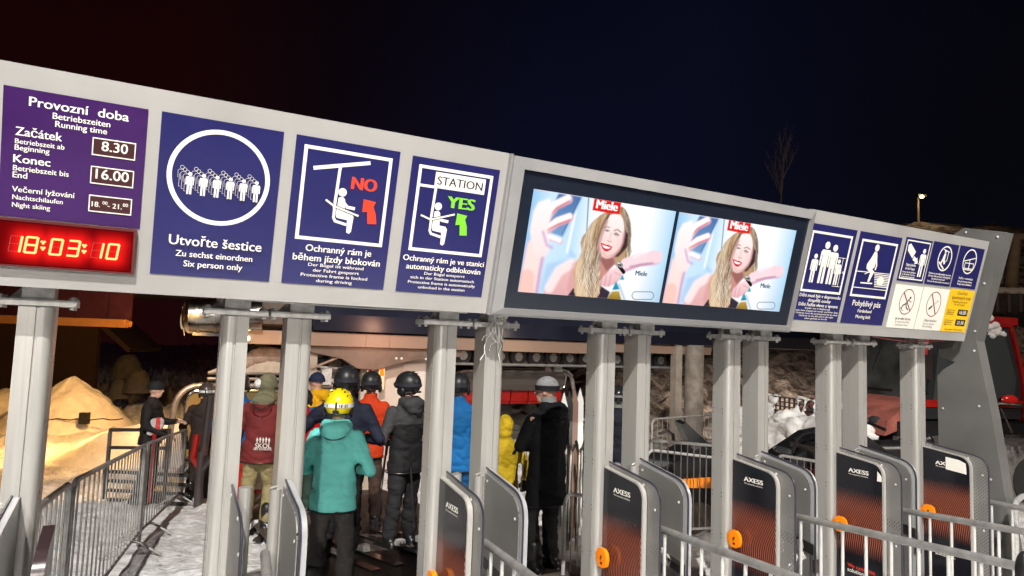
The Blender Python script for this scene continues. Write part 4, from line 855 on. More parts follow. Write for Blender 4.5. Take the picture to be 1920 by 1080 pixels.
# ------------------------------------------------------------------ left yard
E1 = RT - Vector((0, 0, RT.z)); E1.normalize(); E2 = Vector((-E1.y, E1.x, 0))
def frame_M(o): return Matrix(((E1.x, E2.x, 0, o.x), (E1.y, E2.y, 0, o.y), (0, 0, 1, o.z), (0, 0, 0, 1)))
ho = at(0, 604, 12.2); ho.z = 0; M = frame_M(ho)
hut = empty('ski_hut', ho, 'dark red brown wooden hut with an orange lit eave at far left', 'hut')
m = MB(M); m.box((-6, 0, 2.10), (2.36, .06, 2.95)); fa = m.build('fascia', mat('fascia_maroon', (.055, .013, .015), .35, var=.2), hut)
m = MB(M)
for xa in (-.75, .2, 1.35, 1.95): m.box((xa, -.004, 2.10), (xa + .012, -.001, 2.95))
m.build('seams', BLACK, fa)
m = MB(M); m.box((-6, -.06, 1.95), (2.30, .08, 2.097)); m.cyl((2.30, .0, 2.02), (2.38, 0, 2.02), .06, 12); m.build('eave_beam', mat('beam_orange', (.45, .17, .035), .4, var=.15), hut)
m = MB(M); m.cyl((-.12, .02, -1.2), (-.12, .02, 1.95), .085, 14); m.build('post', MATS['beam_orange'], hut, smooth=True)
m = MB(M); m.box((-14, 10.3, -1.2), (-4.55, 10.5, 3.4)); m.build('wall', WOODD, hut)
m = MB(M); m.box((-14, -.02, 2.95), (2.4, 10.4, 3.05)); m.build('roof', mat('roof_dark', (.04, .03, .03), .6), hut)
m = MB(M); m.prism([(-4.75, 2.25), (-3.35, 1.15), (-3.25, 1.27), (-4.65, 2.40)], (10.0, 12.0), lambda a, b_, w: (a, w, b_)); lt = m.build('lean_to_roof', WOODD, hut)
# snow heap: a lumpy mound resting on the ground
def mound(name, c, rx, ry, h, label, m_, seed, peak=.0, n=54, sharp=1.2, cat='snow heap', rot=0):
    m = MB(); k_ = 44; cs, sn = math.cos(rot), math.sin(rot)
    for j in range(k_ + 1):
        r = j / k_
        for i in range(n):
            t = 2 * math.pi * i / n; x, y = rx * r * math.cos(t), ry * r * math.sin(t); x, y = cs * x - sn * y, sn * x + cs * y
            z = h * (1 - r ** sharp) + (.07 * h * fbm(x * 1.4 + seed, y * 1.4) + .022 * h * fbm(x * 5, y * 5 + seed) + .014 * h * fbm(x * 13, y * 13 + seed)) * (1 - r ** 4) - .25 * r ** 3
            m.v.append(Vector((c.x + x + peak * (1 - r) ** 1, c.y + y, c.z + z)))
    for j in range(k_):
        for i in range(n): a, b_ = j * n + i, j * n + (i + 1) % n; m.f.append([a, b_, b_ + n, a + n]); m.mi.append(0)
    return tag(m.build(name, m_, at_=c, smooth=True), label, cat)
hp = at(118, 789, 18.3); hp.z = -.9; ht = at(130, 704, 18.3).z + .9
mound('snow_heap', hp, 2.05, 1.8, ht, 'tall pointed snow heap lit orange behind the lamp box', mat('snow_heap', (.78, .74, .68), .85, var=.12, vscale=5, bump=.8, bscale=14), 2.3, peak=.16, sharp=1.02, n=110)
hp2 = at(10, 789, 18.8); hp2.z = -.95; mound('snow_heap', hp2, 2.4, 1.6, 1.05, 'lower rounded snow heap at the far left behind the leftmost post', MATS['snow_heap'], 7.1, sharp=1.6, n=110)
q = at(158, 783, 17.2); lb = empty('yard_lamp_box', q, 'small black lamp box on the orange lit snow heap', 'lamp box'); m = MB(frame_M(q)); m.box((-.10, -.07, -.16), (.10, .09, .13)); m.build('housing', BLACK, lb)
m = MB(); m.tube([q + RT * (-1.4 + .17 * k) + UP * (-.05 + .02 * math.sin(k * 1.9)) + FW * .03 for k in range(15)], .016, 6); m.build('cable', BLACK, lb)
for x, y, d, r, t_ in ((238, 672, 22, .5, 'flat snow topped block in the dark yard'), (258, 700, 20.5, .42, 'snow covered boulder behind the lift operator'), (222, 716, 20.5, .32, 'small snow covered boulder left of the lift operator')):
    c = at(x, y + 30, d); c.z = at(x, y, d).z - r * .8; mound('snow_boulder', c, r, r * .8, r * 1.1, t_, mat('snow_shade', (.035, .033, .034), .85, var=.4, bump=.8), x * .1, sharp=3., cat='snow boulder')  # snow colour darkened to imitate the unlit yard
c = at(305, 790, 14.5); c.z = -.95; mound('snow_heap', c, 2.6, 1.4, .95, 'low broken snow heap behind the lift operator', MATS['snow_heap'], 5., sharp=1.5)
# railing by the operator
q = empty('yard_railing', at(206, 860, 10.4), 'dark steel railing in front of the lift operator', 'railing'); m = MB(); c0, c1 = at(207, 806, 10.4), at(318, 806, 10.0); dn = Vector((0, 0, -1.05))
m.tube([c0 + dn, c0 - Vector((0, 0, .06)), c0, c1, c1 + dn], .03, 8); m.tube([c0 + Vector((0, 0, -.27)), c1 + Vector((0, 0, -.27))], .026, 8); m.build('frame', STEEL, q, smooth=True)
for k in range(4):
    zz = -.62 - .14 * k; m = MB(); m.tube([c0 + Vector((.05, -.1, zz)), c1 + Vector((.3, -.1, zz - .05))], .028, 8); m.build('cross_pipe', STEEL, q, smooth=True)
# boarding post with red device
bo = at(372, 930, 9.9); bo.z = gz(bo.x, bo.y, False); gp = empty('boarding_signal_post', bo, 'forked dark post with red arms and a small red light beside the loading place', 'signal post')
m = MB(); m.tube([bo, bo + Vector((0, 0, .62)), bo + RT * .0 + Vector((0, 0, .8))], .062, 10); m.tube([bo + Vector((0, 0, .5)), bo + RT * .16 + Vector((0, 0, .72)), bo + RT * .19 + Vector((0, 0, 1.0))], .05, 8); m.tube([bo + RT * .03 + Vector((0, 0, .75)), bo + RT * .08 + Vector((0, 0, 1.62))], .055, 10); m.build('column', mat('post_steel', (.10, .085, .085), .35, .6), gp, smooth=True)
m = MB(); m.tube([bo + Vector((0, 0, .55)), bo - RT * .12 + Vector((0, 0, .70)), bo - RT * .09 + Vector((0, 0, 1.05))], .05, 8); m.build('red_arm', REDP, gp, smooth=True)
m = MB(); m.ell(bo + RT * .235 + Vector((0, 0, .78)) - FW * .08, .022, 10, 8); m.build('signal_light', emis('red_led', (1, .06, .04), 18), gp)
# ------------------------------------------------------------------ snow groomer
go = Vector((12.53, 3.9, 0)); go.z = gz(go.x, go.y, False) - .05
ga = math.radians(-10); M = Matrix.Translation(go) @ Matrix.Rotation(ga, 4, 'Z')      # front of the machine is local -X
gr = empty('snow_groomer', go, 'red snow groomer with big windscreen and snow caked tracks behind the right posts', 'snow groomer')
TR = mat('track_snow', (.17, .16, .15), .6, .3, var=.6, vscale=7, bump=.8, bscale=16); DGL = glass('dark_glass', (.055, .062, .064), .9, .06)
for s_, y0 in ((-1, -2.15), (1, 1.05)):
    m = MB(M); pr = []
    for k in range(13): t = math.pi / 2 + math.pi * k / 12; pr.append((-2.0 + .46 * math.cos(t), .5 + .46 * math.sin(t)))
    for k in range(13): t = -math.pi / 2 + math.pi * k / 12; pr.append((2.0 + .46 * math.cos(t), .5 + .46 * math.sin(t)))
    m.prism(pr, (y0, y0 + 1.1), lambda a, b_, w: (a, w, b_))
    for k in range(30): xa = -2.1 + 4.2 * k / 29; m.box((xa, y0 - .02, .93), (xa + .05, y0 + 1.12, 1.02)); m.box((xa, y0 - .02, -.02), (xa + .05, y0 + 1.12, .06))
    for k in range(9): t = math.pi / 2 + math.pi * (k + .5) / 9; xa, za = -2.0 + .50 * math.cos(t), .5 + .50 * math.sin(t); m.box((xa - .03, y0 - .02, za - .03), (xa + .03, y0 + 1.12, za + .03))
    m.build('track', TR, gr)
    for xa in (-1.9, -.7, .6, 1.9):
        m = MB(M); m.cyl((xa, y0 - .02 if s_ < 0 else y0 + 1.12, .5), (xa, y0 + .05 if s_ < 0 else y0 + 1.05, .5), .34, 20); m.build('road_wheel', RUBBER, gr, smooth=True)
m = MB(M); m.box((-2.0, -1.0, .45), (2.2, 1.0, 1.25)); m.build('chassis', BLACK, gr)
cab = [(-1.55, 1.25), (-1.25, 2.95), (.35, 2.98), (.62, 1.95), (.62, 1.25)]
m = MB(M); m.prism([(-1.42, 1.28), (-1.14, 2.88), (.62, 2.9), (.9, 1.95), (.9, 1.28)], (-.93, .93), lambda a, b_, w: (a, w, b_)); cb = m.build('cab', mat('cab_dark', (.02, .02, .022), .4), gr)
m = MB(M); m.prism([(-1.52, 1.55), (-1.27, 2.85), (-1.25, 2.85), (-1.50, 1.55)], (-.86, .86), lambda a, b_, w: (a, w, b_)); m.build('windscreen', mat('windscreen', (.050, .052, .050), .22, var=.6, vscale=2.5), cb)
for sy in (-1, 1):
    m = MB(M); m.prism([(-1.15, 1.6), (-.98, 2.72), (.52, 2.74), (.78, 1.98), (.70, 1.6)], (sy * .935, sy * .95), lambda a, b_, w: (a, w, b_)); m.build('side_window', DGL, cb)
    m = MB(M); m.tube([(-1.50, sy * .93, 1.5), (-1.22, sy * .93, 2.90), (.67, sy * .93, 2.93), (.96, sy * .93, 1.96), (.98, sy * .93, 1.3)], .06, 8); m.build('red_pillar', REDP, cb, smooth=True)
m = MB(M); m.box((-1.35, -.955, 1.48), (.93, -.936, 1.60)); m.build('door_stripe', REDP, cb)
m = MB(M); m.box((-1.3, -1.0, 2.93), (.78, 1.0, 3.06)); m.build('cab_roof', REDP, cb)
m = MB(M); m.tube([(-1.45, .2, 1.62), (-1.36, -.15, 2.55)], .02, 6); m.tube([(-1.5, -.45, 1.72), (-1.5, .6, 1.72)], .018, 6); m.build('wiper', BLACK, cb)
m = MB(M)
for k in range(4): m.box((-1.42, -.75 + .42 * k, 3.07), (-1.28, -.52 + .42 * k, 3.2))
m.build('light_bar', STEEL, cb)
m = MB(M)
for k in range(12): m.ell((.1 + .05 * random.random() * k, -.95 + .12 * random.random(), 3.06 - .03 * k), (.13, .10, .08), 9, 7)
m.build('roof_snow', SNOWC, cb, smooth=True)
m = MB(M); m.cyl((.15, -.8, 3.06), (.15, -.8, 3.22), .06, 12); m.build('beacon', ORANGE, cb, smooth=True)
m = MB(M); m.prism([(-2.25, 1.02), (-1.5, 1.25), (-1.5, 1.62), (-1.75, 1.55), (-2.2, 1.25)], (-1.0, 1.0), lambda a, b_, w: (a, w, b_)); nose = m.build('nose_panel', mat('nose_red', (.36, .115, .09), .4, var=.3), gr)
for sy in (-.8, .62):
    m = MB(M); m.ell((-2.16, sy + .08, 1.22), (.06, .15, .09), 12, 8); m.build('headlight', DGL, nose, smooth=True)
m = MB(M); m.prism([(.97, 1.25), (.97, 1.9), (1.2, 1.95), (2.3, 1.75), (2.4, 1.25)], (-.95, .95), lambda a, b_, w: (a, w, b_)); hd = m.build('engine_hood', REDP, gr)
m = MB(M); m.box((1.05, -.966, 1.38), (2.1, -.952, 1.72)); m.build('hood_grille', BLACK, hd)
for xa in (.5, 1.35):
    m = MB(M); m.ell((xa, -1.02, 1.62), (.20, .06, .09), 12, 8); m.build('tail_light', mat('lens_red', srgb(225, 40, 32), .2), hd, smooth=True)
m = MB(M); gp_ = [(-.25, -1.30, .98), (-.28, -1.32, 1.50), (-.2, -1.32, 1.58), (1.0, -1.32, 1.52), (1.12, -1.32, 1.44), (1.18, -1.30, .95)]; m.tube(gp_, .035, 8); m.tube([(-.25, -1.30, 1.04), (1.17, -1.30, 1.0)], .028, 8); m.tube([(-.1, -1.3, 1.5), (.15, -1.3, 1.1)], .02, 6); m.build('guard_rail', CHROME, gr, smooth=True)
m = MB(M); m.tube([(-1.6, -1.0, 1.6), (-1.75, -1.35, 1.75), (-1.7, -1.35, 2.2)], .025, 6); m.box((-1.78, -1.47, 1.95), (-1.72, -1.27, 2.35)); m.build('mirror', BLACK, gr)
m = MB(M); m.prism([(-3.15, .05), (-3.0, .0), (-2.85, .1), (-2.95, .55), (-3.05, 1.12), (-3.14, 1.12), (-3.08, .55)], (-1.5, 1.5), lambda a, b_, w: (a, w, b_)); bl = m.build('blade', mat('blade_dark', (.05, .05, .05), .5, .4, var=.3), gr)
m = MB(M)
for k in range(26): m.box((-3.13, -1.48 + .118 * k, 1.12), (-3.10, -1.46 + .118 * k, 1.50))
for zz in (1.18, 1.26, 1.34, 1.42, 1.5): m.box((-3.14, -1.5, zz), (-3.09, 1.5, zz + .018))
m.build('blade_grid', STEEL, bl)
m = MB(M); rs = random.Random(9)
for k in range(120):
    a = -1.5 + 3.0 * rs.random(); hgt = rs.random() ** 1.5; m.ell((-3.22 - .35 * (1 - hgt) * rs.random() - .12, a, .08 + 1.12 * hgt), (.20 + .1 * rs.random(), .22 + .18 * rs.random(), .16 + .1 * rs.random()), 9, 7)
for k in range(22): a = -1.45 + 2.9 * rs.random(); m.ell((-3.12, a, 1.53), (.07, .12, .05), 8, 6); m.ell((-3.17, a, 1.30 + .1 * rs.random()), (.03, .035 + .04 * rs.random(), .17), 8, 6)
bsn = remesh(m, .045, 3, 'blade_snow', SNOWC, bl, .03); bsn.data.transform(Matrix.Translation(-wloc(bl)))
m = MB(M)
for sy in (-.7, .7): m.tube([(-2.0, sy, .7), (-2.6, sy, .55), (-2.95, sy, .5)], .09, 8)
m.build('blade_arm', STEEL, gr, smooth=True)
m = MB(M); m.tube([(-2.1, .3, 1.2), (-2.5, .35, 1.5), (-2.75, .4, 1.2), (-2.9, .4, .8)], .022, 6); m.build('hydraulic_hose', RUBBER, gr, smooth=True)

# ------------------------------------------------------------------ snowmobiles
def snowmobile(o, ang, main, accent, label):
    M = Matrix.Translation(o) @ Matrix.Rotation(ang, 4, 'Z'); root = empty('snowmobile', o, label, 'snowmobile', 'parked snowmobiles')       # front = local +X
    m = MB(M); m.prism([(-1.5, .22), (-1.55, .55), (-.2, .60), (.25, .55), (.3, .15), (-1.2, .05)], (-.24, .24), lambda a, b_, w: (a, w, b_)); m.build('tunnel_track', RUBBER, root)
    m = MB(M); m.cap((-1.25, 0, .72), .15, (-.25, 0, .70), .17, 12); m.cap((-1.2, 0, .86), .13, (-.9, 0, .80), .12, 12); m.build('seat', BLACK, root, smooth=True)
    m = MB(M); m.prism([(-.25, .30), (-.25, .80), (.1, 1.02), (.55, .95), (1.15, .62), (1.30, .40), (1.1, .25), (.2, .20)], (-.40, .40), lambda a, b_, w: (a, w * (1 - .25 * max(0, a)), b_)); hd = m.build('hood', main, root)
    for sy in (-1, 1):
        m = MB(M); m.prism([(-.9, .50), (-.2, .52), (.75, .55), (.9, .62), (.2, .66), (-.2, .62), (-.9, .57)], (sy * .405, sy * .435), lambda a, b_, w: (a, w, b_)); m.build('side_stripe', accent, hd)
    m = MB(M); m.prism([(.02, .97), (-.10, 1.26), (-.04, 1.28), (.28, 1.0)], (-.21, .21), lambda a, b_, w: (a, w * (1 - .35 * max(0, (b_ - 1))), b_)); m.build('windshield', BLACK, root)
    m = MB(M); m.tube([(-.25, -.40, 1.06), (-.2, -.15, 1.12), (-.2, .15, 1.12), (-.25, .40, 1.06)], .022, 8); m.build('handlebar', BLACK, root, smooth=True)
    for sy in (-1, 1):
        m = MB(M); m.prism([(.1, .03), (1.35, .03), (1.6, .25), (1.55, .27), (1.3, .08), (.1, .08)], (sy * .5 - .07, sy * .5 + .07), lambda a, b_, w: (a, w, b_)); sk = m.build('ski', accent, root)
        m = MB(M); m.tube([(.75, sy * .5, .08), (.7, sy * .38, .5)], .03, 6); m.build('strut', STEEL, sk)
    m = MB(M); m.ell((1.0, 0, .70), (.10, .22, .06), 12, 8); m.build('headlight', DGL, hd, smooth=True)
    return root
c = at(1285, 865, 8.6); snowmobile(Vector((c.x, c.y, gz(c.x, c.y, False))), math.radians(-28), BLACK, ORANGE, 'black snowmobile with orange stripes behind the middle barriers')
c = at(1592, 868, 9.3); snowmobile(Vector((c.x, c.y, gz(c.x, c.y, False) + .12)), math.radians(163), BLACK, mat('stripe_dark_red', (.12, .015, .013), .35), 'black and dark red snowmobile with a tall bar in front of the groomer blade')
c = bpy.data.objects['snowmobile.001']; q = [at(1486, 848, 8.7), at(1496, 822, 8.7), at(1506, 814, 8.75), at(1545, 806, 8.9), at(1580, 808, 9.0)]; m = MB(); m.tube(q, .022, 8); m.build('grab_bar', BLACK, c, smooth=True)
M = Matrix.Translation(at(1530, 858, 9.0)) @ Matrix.Rotation(math.radians(-15), 4, 'Z'); m = MB(M); m.prism([(-.22, -.25), (.30, -.25), (.30, .18), (.24, .22), (-.18, .22), (-.22, .18)], (-.25, .25), lambda a, b_, w: (a, w, b_)); m.build('cargo_box', BLACK, c)
m = MB(M); m.prism([(-.24, -.27), (.32, -.27), (.32, -.10), (-.24, -.10)], (-.27, .27), lambda a, b_, w: (a, w, b_)); m.build('box_base', MATS['stripe_dark_red'], c)
BM = 'crowd barriers behind the gates'
def bpx(xa, ya, da, xb, yb, db, hgt, nb, label):
    a, b_ = at(xa, ya, da), at(xb, yb, db); a.z -= hgt; b_.z -= hgt
    return barrier(a, b_, hgt, nb, label, BM, r=.017)
bpx(1213, 825, 6.7, 1368, 838, 7.6, 1.05, 12, 'steel barrier nearest the orange snowmobile, with rails at the top')
bpx(1213, 843, 7.5, 1370, 862, 8.2, 1.0, 12, 'second steel barrier just behind the nearest one by the snowmobile')
bpx(1223, 786, 12.5, 1352, 776, 14.5, 1.05, 14, 'far steel barrier in front of the snowy slope')
bpx(1060, 925, 5.9, 1110, 932, 6.3, 1.05, 3, 'steel barrier end between the black coat and the post')
bpx(1455, 852, 7.2, 1570, 872, 7.6, .95, 8, 'steel barrier below the dark red snowmobile')
bpx(1050, 790, 11.5, 1120, 785, 12.0, 1.05, 8, 'steel barrier far behind the black coat')
# parked bicycle-like rack of silver skis beside the black coat
q = at(1075, 960, 7.0); q.z = gz(q.x, q.y, False); sr = empty('ski_rack', q, 'silver rack with leaning skis right of the black coat', 'ski rack')
m = MB()
for k in range(3): a = q + RT * (-.05 + .09 * k); m.tube([a, a + Vector((0, 0, 1.0)), a + Vector((.03, .1, 1.12)), a + Vector((.06, .22, 1.0)), a + Vector((.06, .22, .2))], .018, 8)
m.build('hoops', CHROME, sr, smooth=True)
for k in range(4):
    a = q + RT * (-.10 + .07 * k) + FW * (.2 + .1 * k); m = MB(); m.prism([(-.035, 0), (.035, 0), (.04, 1.45), (.0, 1.6), (-.04, 1.45)], (0, .015), lambda u, v, w: a + RT * u + FW * (w + v * .12) + Vector((0, 0, v))); m.build('ski', [mat('ski_white', (.7, .7, .68), .3), BLACK, mat('ski_brown', (.2, .11, .08), .4), MATS['ski_white']][k], sr)
# dirt heap
c = at(1310, 985, 8.2); c.z = gz(c.x, c.y, False) - .1; mound('dirt_heap', c, .9, .7, .42, 'brown heap of dirty slush behind the middle barriers', mat('slush', (.12, .095, .08), .8, var=.6, vscale=5, bump=1., bscale=9), 8.)
# ------------------------------------------------------------------ far right hillside
def hill_pt(px, py):
    lo, hi = 14., 120.; d0 = FW + RT * ((px - 960) / CAMF) + UP * ((540 - py) / CAMF)
    for k in range(400):
        d = 14 + k * .25; p = CAM + d0 * d
        if p.z < gz(p.x, p.y, False): return p, d
    return CAM + d0 * 60, 60
def pyl(p, hgt, label):
    root = empty('lift_pylon', p, label, 'pylon'); m = MB(); m.cone(p - Vector((0, 0, .6)), .42, p + Vector((0, 0, hgt)) + RT * (hgt * .16), .30, 14); m.build('mast', mat('pylon_beige', (.50, .40, .28), .6, var=.25, vscale=2), root, smooth=True)
    t_ = p + Vector((0, 0, hgt)) + RT * (hgt * .16); m = MB(frame_M(t_)); m.box((-2.6, -.3, -.18), (3.2, .3, .22)); m.build('crossbeam', MATS['pylon_beige'], root)
    m = MB(); m.tube([p - RT * .55 + Vector((0, 0, .3)), p + RT * (hgt * .14 - .6) + Vector((0, 0, hgt * .85)), p + RT * (hgt * .15) + Vector((0, 0, hgt * .88))], .04, 6); m.build('ladder', GALV, root, smooth=True)
p, d = hill_pt(1893, 540); pyl(p, 96 * d / CAMF, 'pale slanted lift pylon standing on the slope at far right')
p, d = hill_pt(1895, 612); M = frame_M(p); tr_ = empty('snowy_trailer', p, 'dark trailer with wheels and a snow capped load on the right slope', 'trailer'); k_ = d / CAMF
m = MB(M); m.box((-60 * k_, 0, 22 * k_), (80 * k_, 30 * k_, 62 * k_)); m.build('body', mat('trailer_dark', (.075, .066, .06), .6, var=.5, vscale=1.5), tr_)
for a in range(5): m = MB(M); m.box((-50 * k_ + a * 22 * k_, -.06, 26 * k_), (-44 * k_ + a * 22 * k_, -.02, 60 * k_)); m.build('stake', mat('stake', (.16, .14, .12), .6), tr_)
for a in range(4): m = MB(M); m.cyl((-30 * k_ + a * 27 * k_, -4 * k_, (5 + a * 4) * k_), (-30 * k_ + a * 27 * k_, 8 * k_, (5 + a * 4) * k_), 16 * k_, 18); m.cyl((-30 * k_ + a * 27 * k_, -5 * k_, (5 + a * 4) * k_), (-30 * k_ + a * 27 * k_, -4 * k_, (5 + a * 4) * k_), 7 * k_, 12); m.build('wheel', RUBBER, tr_, smooth=True)
m = MB(M)
for a in range(26): m.ell((-62 * k_ + 146 * k_ * random.random(), 15 * k_, 63 * k_), (16 * k_, 14 * k_, 7 * k_ + 6 * k_ * random.random()), 10, 7)
m.build('snow_load', SNOWC, tr_, smooth=True)
p, d = hill_pt(1722, 424); lp = empty('floodlight_mast', p, 'thin lit lamp post on the dark hilltop at right', 'lamp post'); H_ = 54 * d / CAMF
m = MB(); m.cone(p - Vector((0, 0, 1)), .12, p + Vector((0, 0, H_)), .08, 10); m.build('mast', mat('mast_warm', (.42, .34, .22), .6), lp)
m = MB(frame_M(p + Vector((0, 0, H_)))); m.box((-.25, -.5, 0), (.45, .1, .22)); hd = m.build('lamp_head', STEEL, lp)
m = MB(); m.ell(p + Vector((0, 0, H_ + .02)) - FW * .55, (.20, .16, .15), 12, 8); m.build('lamp_lens', emis('hill_lamp', (1, .70, .28), 9), lp)
lamp('hill_mast_light', tuple(p + Vector((0, 0, H_ + .3)) - FW * 1.5), 140, (1, .74, .42), .3)
lamp('hill_mast_light', tuple(at(2080, 380, 36)), 260, (1, .76, .52), .3)
def bare_tree(p, hgt, label, seed, m_, grp):
    rs = random.Random(seed); root = empty('bare_tree', p, label, 'tree', grp); m = MB(); m2 = MB()
    def br(mb_, a, d, L, r, lev):
        pts = [a]
        for k in range(4): d = (d + Vector((rs.uniform(-.10, .10), rs.uniform(-.10, .10), .05))).normalized(); pts.append(pts[-1] + d * L / 4)
        for k in range(4): mb_.cone(pts[k], r * (1 - .18 * k), pts[k + 1], r * (1 - .18 * (k + 1)), 5, False)
        if lev < 3:
            for k in range(4 if lev else 7):
                t = rs.uniform(.25, 1); q = pts[min(3, int(t * 4))]; dd = (d + Vector((rs.uniform(-1, 1), rs.uniform(-1, 1), rs.uniform(0, .5))) * .55).normalized(); br(m2, q, dd, L * rs.uniform(.45, .62), r * .45, lev + 1)
    br(m, p - Vector((0, 0, .5)), Vector((.04, 0, 1)), hgt * .75, hgt * .013, 0); m.build('trunk', m_, root); m2.build('crown', m_, root)
BARK = mat('pale_bark', (.7, .66, .64), .8, var=.3)
p, d = hill_pt(1463, 385); bare_tree(p, 160 * d / CAMF, 'bare leafless tree on the dark hill above the right display', 4, BARK, 'trees on the hill')
# ------------------------------------------------------------------ people
SKIN = mat('skin', (.52, .30, .22), .5, var=.1); HAIRM = mat('hair_dark', (.03, .02, .015), .6)
WH = mat('white_strap', (.7, .7, .68), .5)
def hand_mb(m, w, d, side, r=.038):
    w, d = Vector(w), Vector(d).normalized(); sd = d.cross(Vector((0, 0, 1))); sd = sd.normalized() if sd.length > .1 else Vector((1, 0, 0)); nn = sd.cross(d)
    m.cap(w, r * .8, w + d * .075, r * .95, 10)
    for k in range(4):
        b_ = w + d * .09 + sd * (.022 * (k - 1.5)); L = (.055, .066, .062, .046)[k]; k1 = b_ + d * L * .6 - nn * .012; m.cap(b_, .0135, k1, .0125, 8); m.cap(k1, .0125, k1 + d * L * .35 - nn * .028, .011, 8)
    t0 = w + d * .035 - sd * side * .03; t1 = t0 - sd * side * .03 + d * .035; m.cap(t0, .015, t1, .0135, 8); m.cap(t1, .0135, t1 + d * .035 - nn * .012, .0115, 8)
def person(px, ytop, depth, face, label, jack, trou, jz=.82, la=None, ra=None, top='helmet', topm=None, band=None, hood=None, zone=None, jmats=None, wide=1., lean=0., glove=BLACK, stance=.11, hat=None, visible_face=False, gnd=None, rise=.05, hoodup=False, headyaw=0., boots=True, goggles=False, scarf=None):
    base = at(px, ytop, depth); zt = base.z; base.z = gz(base.x, base.y, False) + rise if gnd is None else gnd
    sc = (zt - base.z) / (1.815 if top == 'helmet' else 1.78); W = wide
    hang = lambda sx: (Vector((sx * .275 * W, -.02, 1.13)), Vector((sx * .255 * W, .10, .90)))
    la = tuple(map(Vector, la)) if la else hang(-1); ra = tuple(map(Vector, ra)) if ra else hang(1)
    rp = random.Random(int(px)); kn = {-1: rp.uniform(-.02, .09), 1: rp.uniform(-.02, .09)}; ft = {-1: rp.uniform(-.06, .07), 1: rp.uniform(-.06, .07)}
    LN = Vector((0, lean, 0)); sh = {-1: Vector((-.178 * W, 0, 1.405)) + LN, 1: Vector((.178 * W, 0, 1.405)) + LN}
    la = tuple(v + LN for v in la); ra = tuple(v + LN for v in ra)
    hc = Vector((0, .03, 1.645)) + LN * 1.25; RZ = Matrix.Rotation(headyaw, 3, 'Z')
    def hp(x, y, z): return hc + RZ @ Vector((x, y, z))
    # body: one continuous surface with face, neck, limbs and hands
    m = MB(); m.ell(hc + Vector((0, 0, .015)), (.076, .094, .108), 18, 12, RZ); m.ell(hp(0, .028, -.075), (.052, .06, .055), 14, 9, RZ); m.cap(hp(0, -.015, -.08), .055, Vector((0, -.01, 1.44)) + LN, .062, 12)
    m.cap(hp(0, .088, .018), .012, hp(0, .106, -.022), .016, 8); m.ell(hp(0, .082, -.052), (.026, .016, .012), 8, 6, RZ); m.ell(hp(0, .08, .030), (.05, .018, .012), 8, 6, RZ)
    for sx in (-1, 1): m.ell(hp(sx * .078, -.005, -.005), (.012, .022, .034), 8, 6, RZ)
    m.ell((0, .0, 1.25) + LN if False else Vector((0, 0, 1.28)) + LN, (.15, .10, .20), 14, 9); m.ell((0, 0, .98), (.145, .10, .14), 14, 9); m.cap((0, 0, .98), .11, Vector((0, 0, 1.28)) + LN, .11, 12)
    for sx, (el, wr) in ((-1, la), (1, ra)):
        m.cap(sh[sx], .05, el, .042, 10); m.cap(el, .042, wr, .03, 10); m.cap((sx * .09, 0, .92), .08, (sx * stance, kn[sx], .50), .055, 10); m.cap((sx * stance, kn[sx], .5), .055, (sx * (stance + .01), ft[sx] - .01, .10), .042, 10); m.cap((sx * (stance + .01), ft[sx] - .02, .05), .035, (sx * (stance + .02), ft[sx] + .14, .04), .03, 8)
        if glove is None: hand_mb(m, wr, wr - el, sx, .034)
    body = remesh(m, .011 if visible_face else .016, 3, 'person', SKIN); tag(body, label, 'person', None)
    # jacket
    m = MB(); jw = .205 * W
    rz = [(jz, .200, .152), (jz + .08, .198, .152), (1.0, .180, .140), (1.10, .174, .136), (1.22, .184, .142), (1.33, .190, .140), (1.40, .172, .124), (1.45, .130, .105), (1.49, .095, .09)]
    m.loft([(0, lean * max(0, (z - .9) / .55) - .004, z, rx * W, ry) for z, rx, ry in rz])
    for sx, (el, wr) in ((-1, la), (1, ra)):
        m.cap(sh[sx] + Vector((-sx * .01, 0, -.02)), .078, el, .062, 14); m.cap(el, .062, wr + (el - wr).normalized() * .01, .046, 14)
    m.cone(Vector((0, -.01, 1.43)) + LN, .098, Vector((0, .0, 1.555)) + LN * 1.1, .080, 16)
    if hood is not None: m.ell(Vector((0, -.115, 1.475)) + LN, (.135, .075, .085), 16, 10); m.ell(Vector((0, -.135, 1.42)) + LN, (.09, .055, .085), 14, 9); m.ell(Vector((-.09, -.04, 1.50)) + LN, (.05, .09, .06), 12, 8); m.ell(Vector((.09, -.04, 1.50)) + LN, (.05, .09, .06), 12, 8)
    if hoodup: m.ell(hc + Vector((0, -.02, .01)), (.118, .135, .148), 18, 12); m.ell(hc + Vector((0, -.03, -.10)), (.11, .12, .10), 16, 10)
    jk = remesh(m, .0135, 4, 'jacket', jmats or jack, body, .0060, zone, px * .37)
    m = MB(); m.tube([(.203 * W * math.cos(t), .158 * math.sin(t), jz + .008) for t in [2 * math.pi * k / 36 for k in range(36)]], .0065, 6, True); m.build('hem_seam', BLACK, jk, smooth=True)
    if hood: m = MB(); m.tube([(.098 * math.cos(t), -.075 - .108 * abs(math.sin(t)) ** .7, 1.435 + lean * .1 - .045 * math.sin(t)) for t in [math.pi * k / 14 for k in range(15)]], .0055, 6); m.build('hood_seam', BLACK, jk, smooth=True)
    # trousers
    m = MB(); m.ell((0, 0, .90), (.165 * min(W, 1.1), .125, .15), 16, 9)
    for sx in (-1, 1): m.cap((sx * .085, 0, .86), .108, (sx * stance, kn[sx], .50), .080, 14); m.cap((sx * stance, kn[sx], .5), .080, (sx * (stance + .01), ft[sx] - .005, .16), .086, 14)
    remesh(m, .0145, 4, 'trousers', trou, body, .0065, None, px * .11)
